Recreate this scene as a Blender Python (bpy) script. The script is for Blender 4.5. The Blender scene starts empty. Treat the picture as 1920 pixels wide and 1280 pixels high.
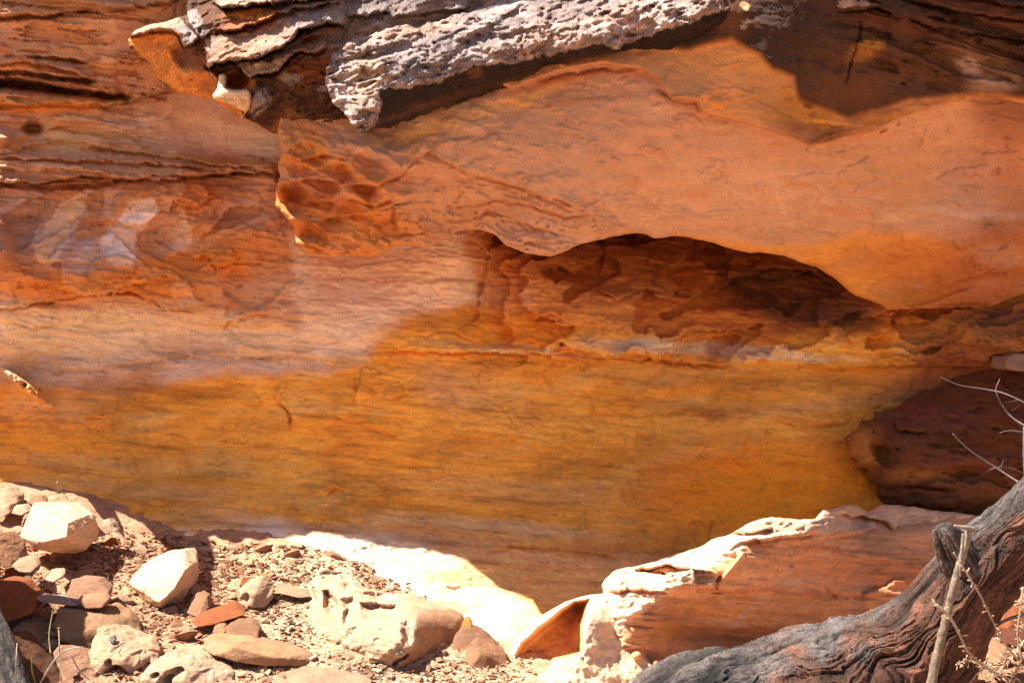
import bpy, bmesh, math, random
import numpy as np
from mathutils import Vector

# ------------------------------------------------------------------ camera, world, sun
sc = bpy.context.scene
C = sc.collection
CZ = 2.3
F = 35.0 / 36.0 * 1920.0
cam_d = bpy.data.cameras.new('camera'); cam_d.lens = 35; cam_d.sensor_width = 36; cam_d.clip_end = 500
cam = bpy.data.objects.new('camera', cam_d); C.objects.link(cam)
cam.location = (0, 0, CZ); cam.rotation_euler = (math.radians(90), 0, 0)
sc.camera = cam
S = Vector((-0.55, 0.02, 0.83)).normalized()
EXPO = 1.56
wd = bpy.data.worlds.new('World'); sc.world = wd; wd.use_nodes = True
nt = wd.node_tree
sky = nt.nodes.new('ShaderNodeTexSky'); sky.sky_type = 'NISHITA'; sky.sun_disc = False
sky.sun_elevation = math.asin(S.z); sky.sun_rotation = math.atan2(S.x, S.y)
nt.links.new(sky.outputs[0], nt.nodes['Background'].inputs[0])
nt.nodes['Background'].inputs[1].default_value = 0.055
sd_ = bpy.data.lights.new('sun', 'SUN'); sd_.energy = 5.0; sd_.angle = math.radians(0.5); sd_.color = (1.0, 0.94, 0.84)
sun = bpy.data.objects.new('sun', sd_); C.objects.link(sun)
sun.rotation_euler = S.to_track_quat('Z', 'Y').to_euler(); sun.location = (-6, 8, 12)
sc.view_settings.view_transform = 'Standard'; sc.view_settings.look = 'None'
sc.view_settings.exposure = EXPO; sc.view_settings.gamma = 1
sc.cycles.max_bounces = 10; sc.cycles.diffuse_bounces = 7
sc.cycles.use_denoising = True
rnd = random.Random(7)
rng = np.random.default_rng(5)

# ------------------------------------------------------------------ noise
_P = np.concatenate([rng.permutation(256)] * 3)
_G = rng.normal(size=(256, 3)); _G /= np.linalg.norm(_G, axis=1)[:, None]
def pn(x, y, z=0.0):
    x, y, z = np.broadcast_arrays(np.asarray(x, float), y, z)
    ix = np.floor(x).astype(int); iy = np.floor(y).astype(int); iz = np.floor(z).astype(int)
    fx = x - ix; fy = y - iy; fz = z - iz
    ix &= 255; iy &= 255; iz &= 255
    u = fx * fx * fx * (fx * (fx * 6 - 15) + 10); v = fy * fy * fy * (fy * (fy * 6 - 15) + 10); w = fz * fz * fz * (fz * (fz * 6 - 15) + 10)
    r = 0
    for a in (0, 1):
        for b in (0, 1):
            for c in (0, 1):
                g = _G[_P[_P[_P[ix + a] + iy + b] + iz + c]]
                d = g[..., 0] * (fx - a) + g[..., 1] * (fy - b) + g[..., 2] * (fz - c)
                r = r + d * (u if a else 1 - u) * (v if b else 1 - v) * (w if c else 1 - w)
    return r * 1.5
def fbm(x, y, z=0.0, o=5, g=0.5, l=2.03):
    r = 0; a = 1; s = 0
    for i in range(o):
        r = r + a * pn(x * l ** i + 17.3 * i, y * l ** i + 5.1 * i, z * l ** i + 3.7 * i); s += a; a *= g
    return r / s
def ridged(x, y, z=0.0, o=5, g=0.55):
    r = 0; a = 1; s = 0
    for i in range(o):
        r = r + a * (1 - 2.2 * np.abs(pn(x * 2.07 ** i + 9.3 * i, y * 2.07 ** i + 7.7 * i, z * 2.07 ** i))); s += a; a *= g
    return r / s
def ss(a, b, x):
    t = np.clip((x - a) / (b - a), 0, 1); return t * t * (3 - 2 * t)
def terrace(n, k, sharp=0.12):
    t = n * k; f = np.floor(t); return (f + ss(0.5 - sharp, 0.5 + sharp, t - f)) / k
def rot(U, V, cx, cy, deg):
    a = math.radians(deg); c, s = math.cos(a), math.sin(a)
    return (U - cx) * c + (V - cy) * s, -(U - cx) * s + (V - cy) * c

# ------------------------------------------------------------------ interpolation and plane geometry
def tps(ctrl, X, Y):
    c = np.array(ctrl, float); sx = 500.0 if np.abs(c[:, :2]).max() > 100 else 1.0
    p = c[:, :2] / sx; n = len(p)
    def k(d2): return 0.5 * d2 * np.log(d2 + 1e-12)
    A = np.zeros((n + 3, n + 3)); d2 = ((p[:, None] - p[None]) ** 2).sum(-1)
    A[:n, :n] = k(d2) + np.eye(n) * 1e-4; A[:n, n] = 1; A[:n, n + 1:] = p; A[n, :n] = 1; A[n + 1:, :n] = p.T
    w = np.linalg.solve(A, np.concatenate([c[:, 2], [0, 0, 0]]))
    x = np.ravel(X) / sx; y = np.ravel(Y) / sx; out = w[n] + w[n + 1] * x + w[n + 2] * y
    for i in range(n):
        out = out + w[i] * k((x - p[i, 0]) ** 2 + (y - p[i, 1]) ** 2)
    return out.reshape(np.shape(X))
def polydist(poly, U, V, closed=True):
    """distance to polyline, foot point, signed (inside positive) if closed; side sign if open; t along 0..1"""
    P = np.array(poly, float); n = len(P); m = n if closed else n - 1
    u = np.ravel(U); v = np.ravel(V)
    best = np.full(u.shape, 1e18); fu = np.zeros_like(u); fv = np.zeros_like(u); side = np.ones_like(u); tt = np.zeros_like(u)
    inside = np.zeros(u.shape, bool)
    for i in range(m):
        a = P[i]; b = P[(i + 1) % n]; d = b - a; L = (d ** 2).sum() + 1e-12
        t = np.clip(((u - a[0]) * d[0] + (v - a[1]) * d[1]) / L, 0, 1)
        qx = a[0] + t * d[0]; qy = a[1] + t * d[1]; dd = (u - qx) ** 2 + (v - qy) ** 2
        mk = dd < best
        best = np.where(mk, dd, best); fu = np.where(mk, qx, fu); fv = np.where(mk, qy, fv)
        cr = d[0] * (v - a[1]) - d[1] * (u - a[0])
        side = np.where(mk, np.sign(cr), side); tt = np.where(mk, (i + t) / m, tt)
        if closed:
            if a[1] != b[1]:
                c = ((a[1] > v) != (b[1] > v)) & (u < (b[0] - a[0]) * (v - a[1]) / (b[1] - a[1]) + a[0])
                inside ^= c
    d = np.sqrt(best)
    sg = np.where(inside, 1, -1) if closed else side
    sh = np.shape(U)
    return (d * sg).reshape(sh), fu.reshape(sh), fv.reshape(sh), tt.reshape(sh)
def jag(poly, amp, step=8, seed=0, freq=0.03):
    P = np.array(poly, float); out = []
    n = len(P)
    for i in range(n):
        a = P[i]; b = P[(i + 1) % n]; L = np.linalg.norm(b - a); k = max(1, int(L / step))
        for j in range(k):
            out.append(a + (b - a) * j / k)
    Q = np.array(out)
    dx = fbm(Q[:, 0] * freq, Q[:, 1] * freq, seed + 0.5, 4, 0.6) * amp; dy = fbm(Q[:, 0] * freq + 50, Q[:, 1] * freq, seed + 9.5, 4, 0.6) * amp
    return Q + np.stack([dx, dy], 1)
W_ = 0
def W(px, py, Y):
    return np.stack([(px - 960) / F * Y, Y + 0 * px, CZ + (640 - py) / F * Y], -1)
def w3(px, py, Y): return Vector(((px - 960) / F * Y, Y, CZ + (640 - py) / F * Y))

# ------------------------------------------------------------------ palette (albedo)
K = dict(
    pink=(.55, .29, .16), salmon=(.66, .40, .26), palepink=(.84, .64, .47), orange=(.66, .26, .06), dorange=(.50, .155, .035), ochre=(.84, .365, .05),
    gold=(.92, .47, .09), tan=(.62, .42, .22), cream=(.74, .57, .38), mauve=(.50, .33, .26), lilac=(.56, .42, .36), rust=(.42, .13, .045),
    grey=(.36, .30, .28), varnish=(.034, .020, .016), brown=(.16, .065, .03), olive=(.46, .205, .04), black=(.02, .014, .012),
    ash=(.27, .215, .205), redsand=(.52, .27, .15), maroon=(.17, .055, .03), sand=(.72, .50, .33), wood=(.066, .055, .052), redwood=(.105, .048, .03))
K = {k: np.array(v) for k, v in K.items()}
def paint(col, U, V, ops, warp=14, wf=0.018, seed=0):
    du = fbm(U * wf, V * wf * 1.6, seed + .3, 5, .6) * warp * 3; dv = fbm(U * wf + 31, V * wf * 1.6, seed + 7.3, 5, .6) * warp * 2
    u = U + du; v = V + dv
    for op in ops:
        if op[0] == 'e':
            _, cx, cy, rx, ry, ang, c, a, h = op
            x, y = rot(u, v, cx, cy, ang); r = np.sqrt((x / rx) ** 2 + (y / ry) ** 2)
            m = a * (1 - ss(1 - h, 1 + h * .6, r))
        else:
            _, pts, c, a, h = op
            d = polydist(pts, u, v)[0]; m = a * ss(-h, h, d)
        cc = K[c] if isinstance(c, str) else np.array(c)
        col = col * (1 - m[..., None]) + cc * m[..., None]
    return col
def local(fn):
    def g(D, U, V, pts, *a, **k):
        P = np.array(pts, float); pad = 60 + 4 * (a[1] if fn.__name__ == 'stepf_' and len(a) > 1 else 10)
        m = (U > P[:, 0].min() - pad) & (U < P[:, 0].max() + pad) & (V > P[:, 1].min() - pad) & (V < P[:, 1].max() + pad)
        if not m.any(): return D
        D = D.copy(); D[m] = fn(D[m], U[m], V[m], pts, *a, **k); return D
    return g
def stepf_(D, U, V, pts, h, fall=40, wob=5, seed=0, soft=2.2):
    """a flake edge: rock right of the polyline direction (below when drawn left to right) steps back"""
    u = U + fbm(U * .03, V * .03, seed + .1, 3) * wob * 2; v = V + fbm(U * .03, V * .03, seed + 4.1, 4, .6) * wob * 2
    d, _, _, t = polydist(pts, u, v, False)
    tap = ss(0, .12, t) * ss(1, .88, t)
    up = ss(soft, -soft, d) * np.exp(-np.clip(-d, 0, None) / fall)
    return D - h * 1.5 * up * tap + .6 * h * np.exp(-((d - 2.5) / 2.8) ** 2) * tap
stepf = local(stepf_)
def crackf_(D, U, V, pts, w=2.2, dp=.05, wob=4, seed=0):
    u = U + fbm(U * .04, V * .04, seed + .1, 4, .6) * wob * 2; v = V + fbm(U * .04, V * .04, seed + 4.1, 4, .6) * wob * 2
    d, _, _, t = polydist(pts, u, v, False)
    return D + dp * np.exp(-(d / w) ** 2) * ss(0, .15, t) * ss(1, .85, t)

crackf = local(crackf_)
# ------------------------------------------------------------------ materials
def rockmat(name, sx=1.0, sz=4.0, var=.35, fine=.25, bump=.5, bscale=45, strata=.4, rough=.92, hue=.2, lines=.5):
    m = bpy.data.materials.new(name); m.use_nodes = True; t = m.node_tree; N = t.nodes; L = t.links
    b = N['Principled BSDF']; b.inputs['Roughness'].default_value = rough; b.inputs['Specular IOR Level'].default_value = .25
    at = N.new('ShaderNodeAttribute'); at.attribute_name = 'Col'
    tc = N.new('ShaderNodeTexCoord')
    wn = N.new('ShaderNodeTexNoise'); wn.inputs['Scale'].default_value = .55; wn.inputs['Detail'].default_value = 3; L.new(tc.outputs['Object'], wn.inputs['Vector'])
    wv = N.new('ShaderNodeVectorMath'); wv.operation = 'MULTIPLY_ADD'; wv.inputs[1].default_value = (.8, .8, .8); L.new(wn.outputs['Color'], wv.inputs[0]); L.new(tc.outputs['Object'], wv.inputs[2])
    mp = N.new('ShaderNodeMapping'); mp.inputs['Scale'].default_value = (sx, sx, sz); L.new(wv.outputs[0], mp.inputs[0])
    mp.inputs['Rotation'].default_value = (0, math.radians(4), 0)
    def noise(sc_, det, src, rg=.6):
        n = N.new('ShaderNodeTexNoise'); n.inputs['Scale'].default_value = sc_; n.inputs['Detail'].default_value = det; n.inputs['Roughness'].default_value = rg
        L.new(src, n.inputs['Vector']); return n.outputs[0]
    def mr(src, a, b_, lo=.3, hi=.7):
        r = N.new('ShaderNodeMapRange'); r.inputs[1].default_value = lo; r.inputs[2].default_value = hi; r.inputs[3].default_value = a; r.inputs[4].default_value = b_
        L.new(src, r.inputs[0]); return r.outputs[0]
    def math_(op, a, b_):
        q = N.new('ShaderNodeMath'); q.operation = op
        for i, s_ in enumerate((a, b_)):
            if isinstance(s_, (int, float)): q.inputs[i].default_value = s_
            else: L.new(s_, q.inputs[i])
        return q.outputs[0]
    n1 = noise(3.2, 9, mp.outputs[0], .62); n2 = noise(70, 4, tc.outputs['Object'], .7); n3 = noise(2.1, 6, tc.outputs['Object'], .65)
    n4 = noise(11, 8, mp.outputs[0], .7)
    msk = mr(noise(1.3, 3, tc.outputs['Object']), .15, 1.0, .4, .62)
    def around(src, lo, hi):  # lo..hi about 1, strength following the mask
        return math_('ADD', 1.0, math_('MULTIPLY', math_('SUBTRACT', mr(src, lo, hi), 1.0), msk))
    f = math_('MULTIPLY', mr(n1, 1 - var, 1 + var * .8), mr(n2, 1 - fine, 1 + fine))
    f = math_('MULTIPLY', f, around(n4, 1 - var * .9, 1 + var * .8))
    n6 = noise(34, 6, mp.outputs[0], .8); f = math_('MULTIPLY', f, mr(n6, 1 - fine * .8, 1 + fine * .7, .36, .64))
    n7 = noise(24, 5, tc.outputs['Object'], .75); f = math_('MULTIPLY', f, math_('SUBTRACT', 1.0, math_('MULTIPLY', mr(n7, 0, .55 * lines, .66, .70), msk)))
    mp3 = N.new('ShaderNodeMapping'); mp3.inputs['Scale'].default_value = (1.0, 1.0, 2.6); L.new(tc.outputs['Object'], mp3.inputs[0]); mp3.inputs['Rotation'].default_value = (0, math.radians(-12), 0)
    nl = noise(2.6, 5, mp3.outputs[0], .55); ab = math_('ABSOLUTE', math_('SUBTRACT', nl, .5), 0)
    ln = mr(ab, 1 - lines, 1, 0, .006); lmask = mr(noise(4.3, 4, tc.outputs['Object']), 0, 1, .5, .6)
    ln = math_('ADD', 1.0, math_('MULTIPLY', math_('SUBTRACT', ln, 1.0), lmask)); f = math_('MULTIPLY', f, ln)
    n5 = noise(150, 3, mp.outputs[0], .7); f = math_('MULTIPLY', f, mr(n5, 1 - fine * .6, 1 + fine * .6))
    vm = N.new('ShaderNodeVectorMath'); vm.operation = 'SCALE'; L.new(at.outputs['Color'], vm.inputs[0]); L.new(f, vm.inputs['Scale'])
    hs = N.new('ShaderNodeVectorMath'); hs.operation = 'MULTIPLY'; L.new(vm.outputs[0], hs.inputs[0]); hs.inputs[1].default_value = (1.08, .80, .62)
    mx = N.new('ShaderNodeMix'); mx.data_type = 'RGBA'; L.new(mr(n3, 0, 1, .35, .65), mx.inputs[0]); L.new(vm.outputs[0], mx.inputs[6]); L.new(hs.outputs[0], mx.inputs[7])
    mx2 = N.new('ShaderNodeMix'); mx2.data_type = 'RGBA'; mx2.inputs[0].default_value = hue * 2 if hue < .5 else 1
    L.new(vm.outputs[0], mx2.inputs[6]); L.new(mx.outputs[2], mx2.inputs[7])
    L.new(mx2.outputs[2], b.inputs['Base Color'])
    nf = noise(bscale, 8, tc.outputs['Object'], .7)
    mp2 = N.new('ShaderNodeMapping'); mp2.inputs['Scale'].default_value = (2.2, 2.2, 16); L.new(wv.outputs[0], mp2.inputs[0]); mp2.inputs['Rotation'].default_value = (0, math.radians(5), 0)
    ns = noise(3.0, 7, mp2.outputs[0], .65)
    h = math_('ADD', math_('MULTIPLY', nf, .5), math_('MULTIPLY', math_('MULTIPLY', ns, strata), msk))
    bp = N.new('ShaderNodeBump'); bp.inputs['Strength'].default_value = bump; bp.inputs['Distance'].default_value = .03; L.new(h, bp.inputs['Height'])
    L.new(bp.outputs[0], b.inputs['Normal'])
    return m
M_wall = rockmat('sandstone wall', sx=1.4, sz=4.2, var=.14, fine=.17, bump=.65, bscale=22, strata=.5, hue=.12, lines=.8)
M_over = rockmat('smooth sandstone', sx=1.2, sz=3.0, var=.12, fine=.14, bump=.6, bscale=24, strata=.4, hue=.14, lines=.35)
M_ledge = rockmat('varnished sandstone', sx=2, sz=3, var=.4, fine=.4, bump=1.0, bscale=26, strata=.25)
M_rock = rockmat('loose sandstone', sx=2, sz=5, var=.22, fine=.2, bump=.6, bscale=30, strata=.5)
M_ground = rockmat('stony ground', sx=2, sz=2, var=.3, fine=.4, bump=1.0, bscale=30, strata=0)
M_wood = rockmat('weathered wood', sx=3, sz=3, var=.35, fine=.35, bump=1.0, bscale=30, strata=0, rough=.75)
def plain(name, c, rough=.8):
    m = bpy.data.materials.new(name); m.use_nodes = True; t = m.node_tree; b = t.nodes['Principled BSDF']
    n = t.nodes.new('ShaderNodeTexNoise'); n.inputs['Scale'].default_value = 60; n.inputs['Detail'].default_value = 5
    tc = t.nodes.new('ShaderNodeTexCoord'); t.links.new(tc.outputs['Object'], n.inputs['Vector'])
    r = t.nodes.new('ShaderNodeValToRGB'); r.color_ramp.elements[0].position = .3; r.color_ramp.elements[1].position = .7
    r.color_ramp.elements[0].color = (c[0] * .5, c[1] * .48, c[2] * .45, 1); r.color_ramp.elements[1].color = (*c, 1)
    t.links.new(n.outputs[0], r.inputs[0]); t.links.new(r.outputs[0], b.inputs['Base Color']); b.inputs['Roughness'].default_value = rough
    return m

# ------------------------------------------------------------------ object helpers
def mesh_from(name, co, faces, col=None, smooth=True):
    me = bpy.data.meshes.new(name); co = np.asarray(co, np.float32)
    faces = np.asarray(faces, np.int32); k = faces.shape[1]
    me.vertices.add(len(co)); me.vertices.foreach_set('co', co.ravel())
    me.loops.add(faces.size); me.loops.foreach_set('vertex_index', faces.ravel())
    me.polygons.add(len(faces)); me.polygons.foreach_set('loop_start', np.arange(0, faces.size, k, dtype=np.int32))
    me.polygons.foreach_set('loop_total', np.full(len(faces), k, np.int32))
    me.update(calc_edges=True); me.validate()
    me.polygons.foreach_set('use_smooth', np.full(len(me.polygons), smooth)); 
    if col is not None and len(me.vertices) == len(co):
        a = me.color_attributes.new('Col', 'FLOAT_COLOR', 'POINT')
        c4 = np.ones((len(co), 4), np.float32); c4[:, :3] = np.clip(col, 0.004, .93); a.data.foreach_set('color', c4.ravel())
    return me
def link(name, me, mat=None, parent=None, loc=None):
    o = bpy.data.objects.new(name, me); C.objects.link(o)
    if mat is not None and me is not None and not me.materials: me.materials.append(mat)
    if parent: o.parent = parent
    if loc is not None: o.location = loc
    return o
def tag(o, label=None, cat=None, group=None, kind=None):
    if label: o['label'] = label
    if cat: o['category'] = cat
    if group: o['group'] = group
    if kind: o['kind'] = kind
    return o

def relief(poly, cell, depth, colf, rim=(14, .12), ext=(4, .25, 3.0), jagged=(5, 8), seed=0, box=None):
    """rock sheet with the outline poly; its lip is rounded and its sides run back into the cliff"""
    P = jag(poly, jagged[0], jagged[1], seed) if jagged[0] else np.array(poly, float)
    x0, y0 = P.min(0) - cell * 2; x1, y1 = P.max(0) + cell * 2
    if box: x0, y0, x1, y1 = max(x0, box[0]), max(y0, box[1]), min(x1, box[2]), min(y1, box[3])
    us = np.arange(x0, x1 + cell, cell); vs = np.arange(y0, y1 + cell, cell)
    U, V = np.meshgrid(us, vs); sd, fu, fv, _ = polydist(P, U, V)
    nr, nc = U.shape; idx = np.arange(nr * nc).reshape(nr, nc)
    q = np.stack([idx[:-1, :-1], idx[1:, :-1], idx[1:, 1:], idx[:-1, 1:]], -1).reshape(-1, 4)
    s = sd.ravel(); keep = (s[q] > 0).sum(1) >= 1; q = q[keep]
    out = s <= 0
    u = np.where(out, fu.ravel(), U.ravel()); v = np.where(out, fv.ravel(), V.ravel()); d = np.where(out, 0, s)
    D = depth(u, v, d)
    w, R = rim
    if callable(R): R = R(u, v)
    t = np.clip(1 - d / w, 0, 1); D = D + R * (1 - np.sqrt(np.clip(1 - t * t, 0, 1)))
    col = colf(u, v, d, D)
    # boundary edges
    e = np.concatenate([q[:, [0, 1]], q[:, [1, 2]], q[:, [2, 3]], q[:, [3, 0]]])
    es = np.sort(e, 1); key = es[:, 0] * (nr * nc) + es[:, 1]
    uq, first, cnt = np.unique(key, return_index=True, return_counts=True)
    be = e[first[cnt == 1]]
    used = np.unique(q); remap = -np.ones(nr * nc, int); remap[used] = np.arange(len(used))
    uu = u[used]; vv = v[used]; DD = D[used]; cc = col[used]; q = remap[q]; be = remap[be]
    verts = [np.stack([uu, vv, DD], 1)]; cols = [cc]; faces = [q]; base = len(used)
    bv = np.unique(be); bm_ = -np.ones(len(used), int); bm_[bv] = np.arange(len(bv))
    cx, cy = P.mean(0)
    gx = uu[bv] - U.ravel()[used][bv]; gy = vv[bv] - V.ravel()[used][bv]; ln = np.hypot(gx, gy) + 1e-6
    gx /= ln; gy /= ln
    prev = bv; n, dst, shr = ext
    for k in range(1, n + 1):
        du = uu[bv] + gx * shr * k; dv = vv[bv] + gy * shr * k
        verts.append(np.stack([du, dv, DD[bv] + dst * k], 1)); cols.append(cc[bv])
        cur = base + np.arange(len(bv)); base += len(bv)
        ia = bm_[be[:, 0]]; ib = bm_[be[:, 1]]
        faces.append(np.stack([prev[ib], prev[ia], cur[ia], cur[ib]], 1)); prev = cur
    A = np.concatenate(verts); co = W(A[:, 0], A[:, 1], A[:, 2])
    return co, np.concatenate(faces), np.concatenate(cols)
def join(parts):
    co = []; fa = []; cl = []; b = 0
    for c, f, k in parts:
        co.append(c); fa.append(f + b); cl.append(k); b += len(c)
    return np.concatenate(co), np.concatenate(fa), np.concatenate(cl)

# ------------------------------------------------------------------ ground
def gc(px, py, Y): p = w3(px, py, Y); return (p.x, p.y, p.z)
GCTRL = [gc(*a) for a in [(-300, 890, 9.7), (0, 925, 9.5), (120, 952, 9.4), (230, 1000, 9.3), (340, 1030, 9.2), (600, 1040, 9.2), (900, 1196, 8.25), (1000, 1215, 8.0),
    (0, 1100, 7.6), (200, 1100, 8.0), (400, 1120, 8.1), (560, 1080, 8.7), (700, 1125, 8.35), (0, 1280, 6.3), (200, 1280, 6.4), (400, 1280, 6.6), (650, 1280, 6.8),
    (900, 1280, 7.0), (1100, 1295, 7.0), (1500, 1400, 6.0), (1800, 1300, 6.4), (1950, 1210, 6.6), (2300, 1250, 6.5), (-400, 1200, 6.3), (-800, 1000, 8)]]
GCTRL += [(-1, 11, -.2), (3, 9, -.5), (1.5, 10.5, -.4), (6, 10, -.3), (-3, 11.5, .9), (-10, 8, 1.2), (10, 8, -.2), (-3, 3, .1), (0, 2, 0), (3, 2, 0), (-12, -5, 0), (12, -5, 0), (0, -12, 0), (0, 16, 0), (-14, 16, .5), (14, 16, 0)]
def G0(x, y):
    g = tps(GCTRL, x, y); far = ss(10, 16, np.hypot(x, y - 4)); return g * (1 - far)
def Gn(x, y):
    a = .035 * fbm(x * 1.6, y * 1.6, 3.3, 4) + .02 * terrace(fbm(x * 3, y * 3, 8.1, 4, .6), 5) + .022 * ridged(x * 7, y * 7, 1.2, 4) + .010 * fbm(x * 30, y * 30, 2.2, 3, .6)
    near = 1 - ss(9, 20, np.hypot(x, y - 4))
    return a * near + (1 - near) * .15 * fbm(x * .2, y * .2, 1.1, 4)
def G(x, y): return G0(x, y) + Gn(x, y)
def axis(lo, hi, cell, far, g=1.25):
    a = list(np.arange(lo, hi, cell)); c = cell; x = a[-1]
    while x < far: c *= g; x += c; a.append(x)
    c = cell; x = a[0]
    while x > -far: c *= g; x -= c; a.insert(0, x)
    return np.array(a)
gx = axis(-4.6, 3.8, .016, 150); gy = axis(5.6, 9.8, .016, 150)
X, Y = np.meshgrid(gx, gy); Z = G(X, Y)
idx = np.arange(X.size).reshape(X.shape)
q = np.stack([idx[:-1, :-1], idx[:-1, 1:], idx[1:, 1:], idx[1:, :-1]], -1).reshape(-1, 4)
n1 = fbm(X * 1.3, Y * 1.3, 5.5, 5, .6)[..., None]; n2 = ss(-.1, .25, fbm(X * 5, Y * 5, 7.5, 4, .6))[..., None]
gcol = K['sand'] * (.5 + .5 * ss(-.3, .3, n1)) + K['redsand'] * (.5 - .5 * ss(-.3, .3, n1)); gcol = gcol * (1 - .45 * n2) + K['redsand'] * .45 * n2
gcol = gcol * (.78 + .3 * ss(7.9, 8.7, Y) * ss(-3.2, -2.4, X))[..., None]; lft = ss(-1.6, -2.4, X)[..., None] * .55; gcol = gcol * (1 - lft) + K['redsand'] * .75 * lft; farm = (ss(6.9, 5.6, Y) * np.maximum(ss(-.6, -1.6, X) * ss(-12, -6, X), ss(2.0, 2.6, X) * ss(5, 3.6, X)))[..., None] * .6; gcol = gcol * (1 - farm) + K['redsand'] * .7 * farm
PXg = 960 + X / np.maximum(Y, .5) * F; PYg = 640 - (Z - CZ) / np.maximum(Y, .5) * F
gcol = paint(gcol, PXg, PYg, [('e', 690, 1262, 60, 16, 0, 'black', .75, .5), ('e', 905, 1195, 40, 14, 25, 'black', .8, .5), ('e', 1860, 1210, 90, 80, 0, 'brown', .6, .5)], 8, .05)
ground = link('ground', mesh_from('ground', np.stack([X, Y, Z], -1).reshape(-1, 3), q, gcol.reshape(-1, 3)), M_ground)
tag(ground, 'pale sandy slope of rubble and dust below the rock face', None, None, 'structure')

# ------------------------------------------------------------------ cliff: the back wall
cliff = link('cliff', None); cliff.location = (0, 10, 0)
tag(cliff, 'banded orange and pink sandstone cliff hollowed out under a dark crusted ledge', None, None, 'structure')
def cpart(name, parts, mat):
    co, fa, cl = join(parts) if isinstance(parts, list) else parts
    co = co - np.array([0, 10, 0]); return link(name, mesh_from(name, co, fa, cl), mat, cliff)

def _wc(c):
    out = []
    for x, y, d in c:
        if -1000 < x < 520 and y < 905: d += .36 * ss(520, 350, x) * ss(930, 700, y) + .05 + .15 * ss(450, 0, y)
        out.append((x, y, float(d)))
    return out
WC = [  # (px, py, distance)
    (-2500, -700, 10), (-2500, 300, 10), (-2500, 1400, 8), (-900, -500, 9.9), (-900, 400, 10.2), (-900, 1000, 10.2), (-900, 1400, 7.4),
    (-200, -500, 9.3), (0, -200, 9.25), (0, 0, 9.25), (200, 0, 9.35), (0, 60, 9.3), (0, 130, 9.5), (0, 220, 9.6), (150, 150, 9.6), (0, 270, 9.55), (0, 320, 9.35), (200, 320, 9.62), (350, 315, 9.6), (500, 325, 9.85),
    (250, 230, 9.9), (350, 240, 10.15), (450, 260, 10.25), (450, 310, 10.1), (420, 200, 10.0), (250, 90, 9.5), (400, 50, 9.7),
    (0, 380, 9.4), (200, 380, 9.5), (0, 470, 9.2), (150, 450, 9.45), (300, 450, 9.6), (450, 430, 9.8), (100, 540, 9.45), (300, 540, 9.6), (500, 560, 9.9), (620, 560, 10.2), (640, 470, 10.6),
    (100, 620, 9.6), (350, 640, 9.8), (600, 650, 10.15), (680, 670, 10.3), (0, 720, 9.6), (200, 760, 9.8), (450, 760, 10.0), (700, 780, 10.25), (0, 850, 9.75), (200, 900, 9.85), (500, 900, 10.0), (800, 880, 10.25),
    (0, 930, 9.6), (200, 975, 9.6), (340, 1010, 9.5), (500, 1000, 9.7), (700, 1015, 9.6), (850, 1000, 9.9), (600, 1040, 9.3), (720, 1060, 9.25), (850, 1120, 8.9), (930, 1170, 8.5), (1000, 1190, 8.25), (1000, 1280, 7.4), (500, 1120, 8.7), (200, 1100, 8.7), (0, 1050, 8.5),
    (200, 1300, 7.0), (700, 1300, 7.0), (1000, 1400, 6.6),
    (700, 470, 10.8), (850, 450, 10.6), (950, 480, 10.9), (900, 550, 10.6), (1100, 460, 11.6), (1250, 430, 12.2), (1400, 480, 12.1), (1550, 520, 11.6), (1650, 570, 10.9),
    (1100, 560, 10.8), (1300, 560, 11.15), (1450, 580, 11.2), (900, 620, 10.45), (1100, 630, 10.55), (1300, 640, 10.6), (1500, 650, 10.6), (1680, 640, 10.45),
    (1000, 720, 10.6), (1300, 720, 10.75), (1600, 720, 10.5), (1000, 850, 10.4), (1300, 850, 10.4), (1550, 850, 10.12), (1100, 960, 10.2), (1400, 950, 9.75), (1550, 930, 9.7), (1650, 920, 10.02),
    (1000, 1040, 9.8), (1200, 1040, 9.6), (1000, 1120, 9.1), (1150, 1130, 8.95), (1400, 1150, 8.9), (1700, 1150, 8.8), (1900, 1100, 8.9),
    (1750, 600, 10.25), (1900, 600, 9.8), (1900, 680, 9.8), (1780, 700, 10.3), (1900, 760, 9.8), (1900, 900, 9.6), (2200, 700, 9.4), (2200, 1000, 9.0), (2600, 500, 9.0), (2600, 1400, 7.6), (4500, 300, 8.6), (4500, 1400, 7),
    (800, 200, 10.8), (1200, 200, 12.6), (1600, 300, 12), (2000, 300, 10.0), (800, -300, 10.0), (1400, -300, 10.0), (2200, -400, 9.4), (4500, -700, 8.5), (700, 330, 10.6), (560, 330, 10.1)]
WC = _wc(WC)
def flake(U, V):
    x, y = rot(U, V, 0, 0, -14 * 1.0); a = x + 70 * fbm(x * .006, y * .009, 41.2, 5, .6); b_ = y + 50 * fbm(x * .007, y * .008, 47.2, 5, .6)
    n = fbm(a * .0034, b_ * .0068, 36.9, 3, .5) * 6.5
    return terrace(n, 1.0, .05), np.floor(n + .5).astype(int)
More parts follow.
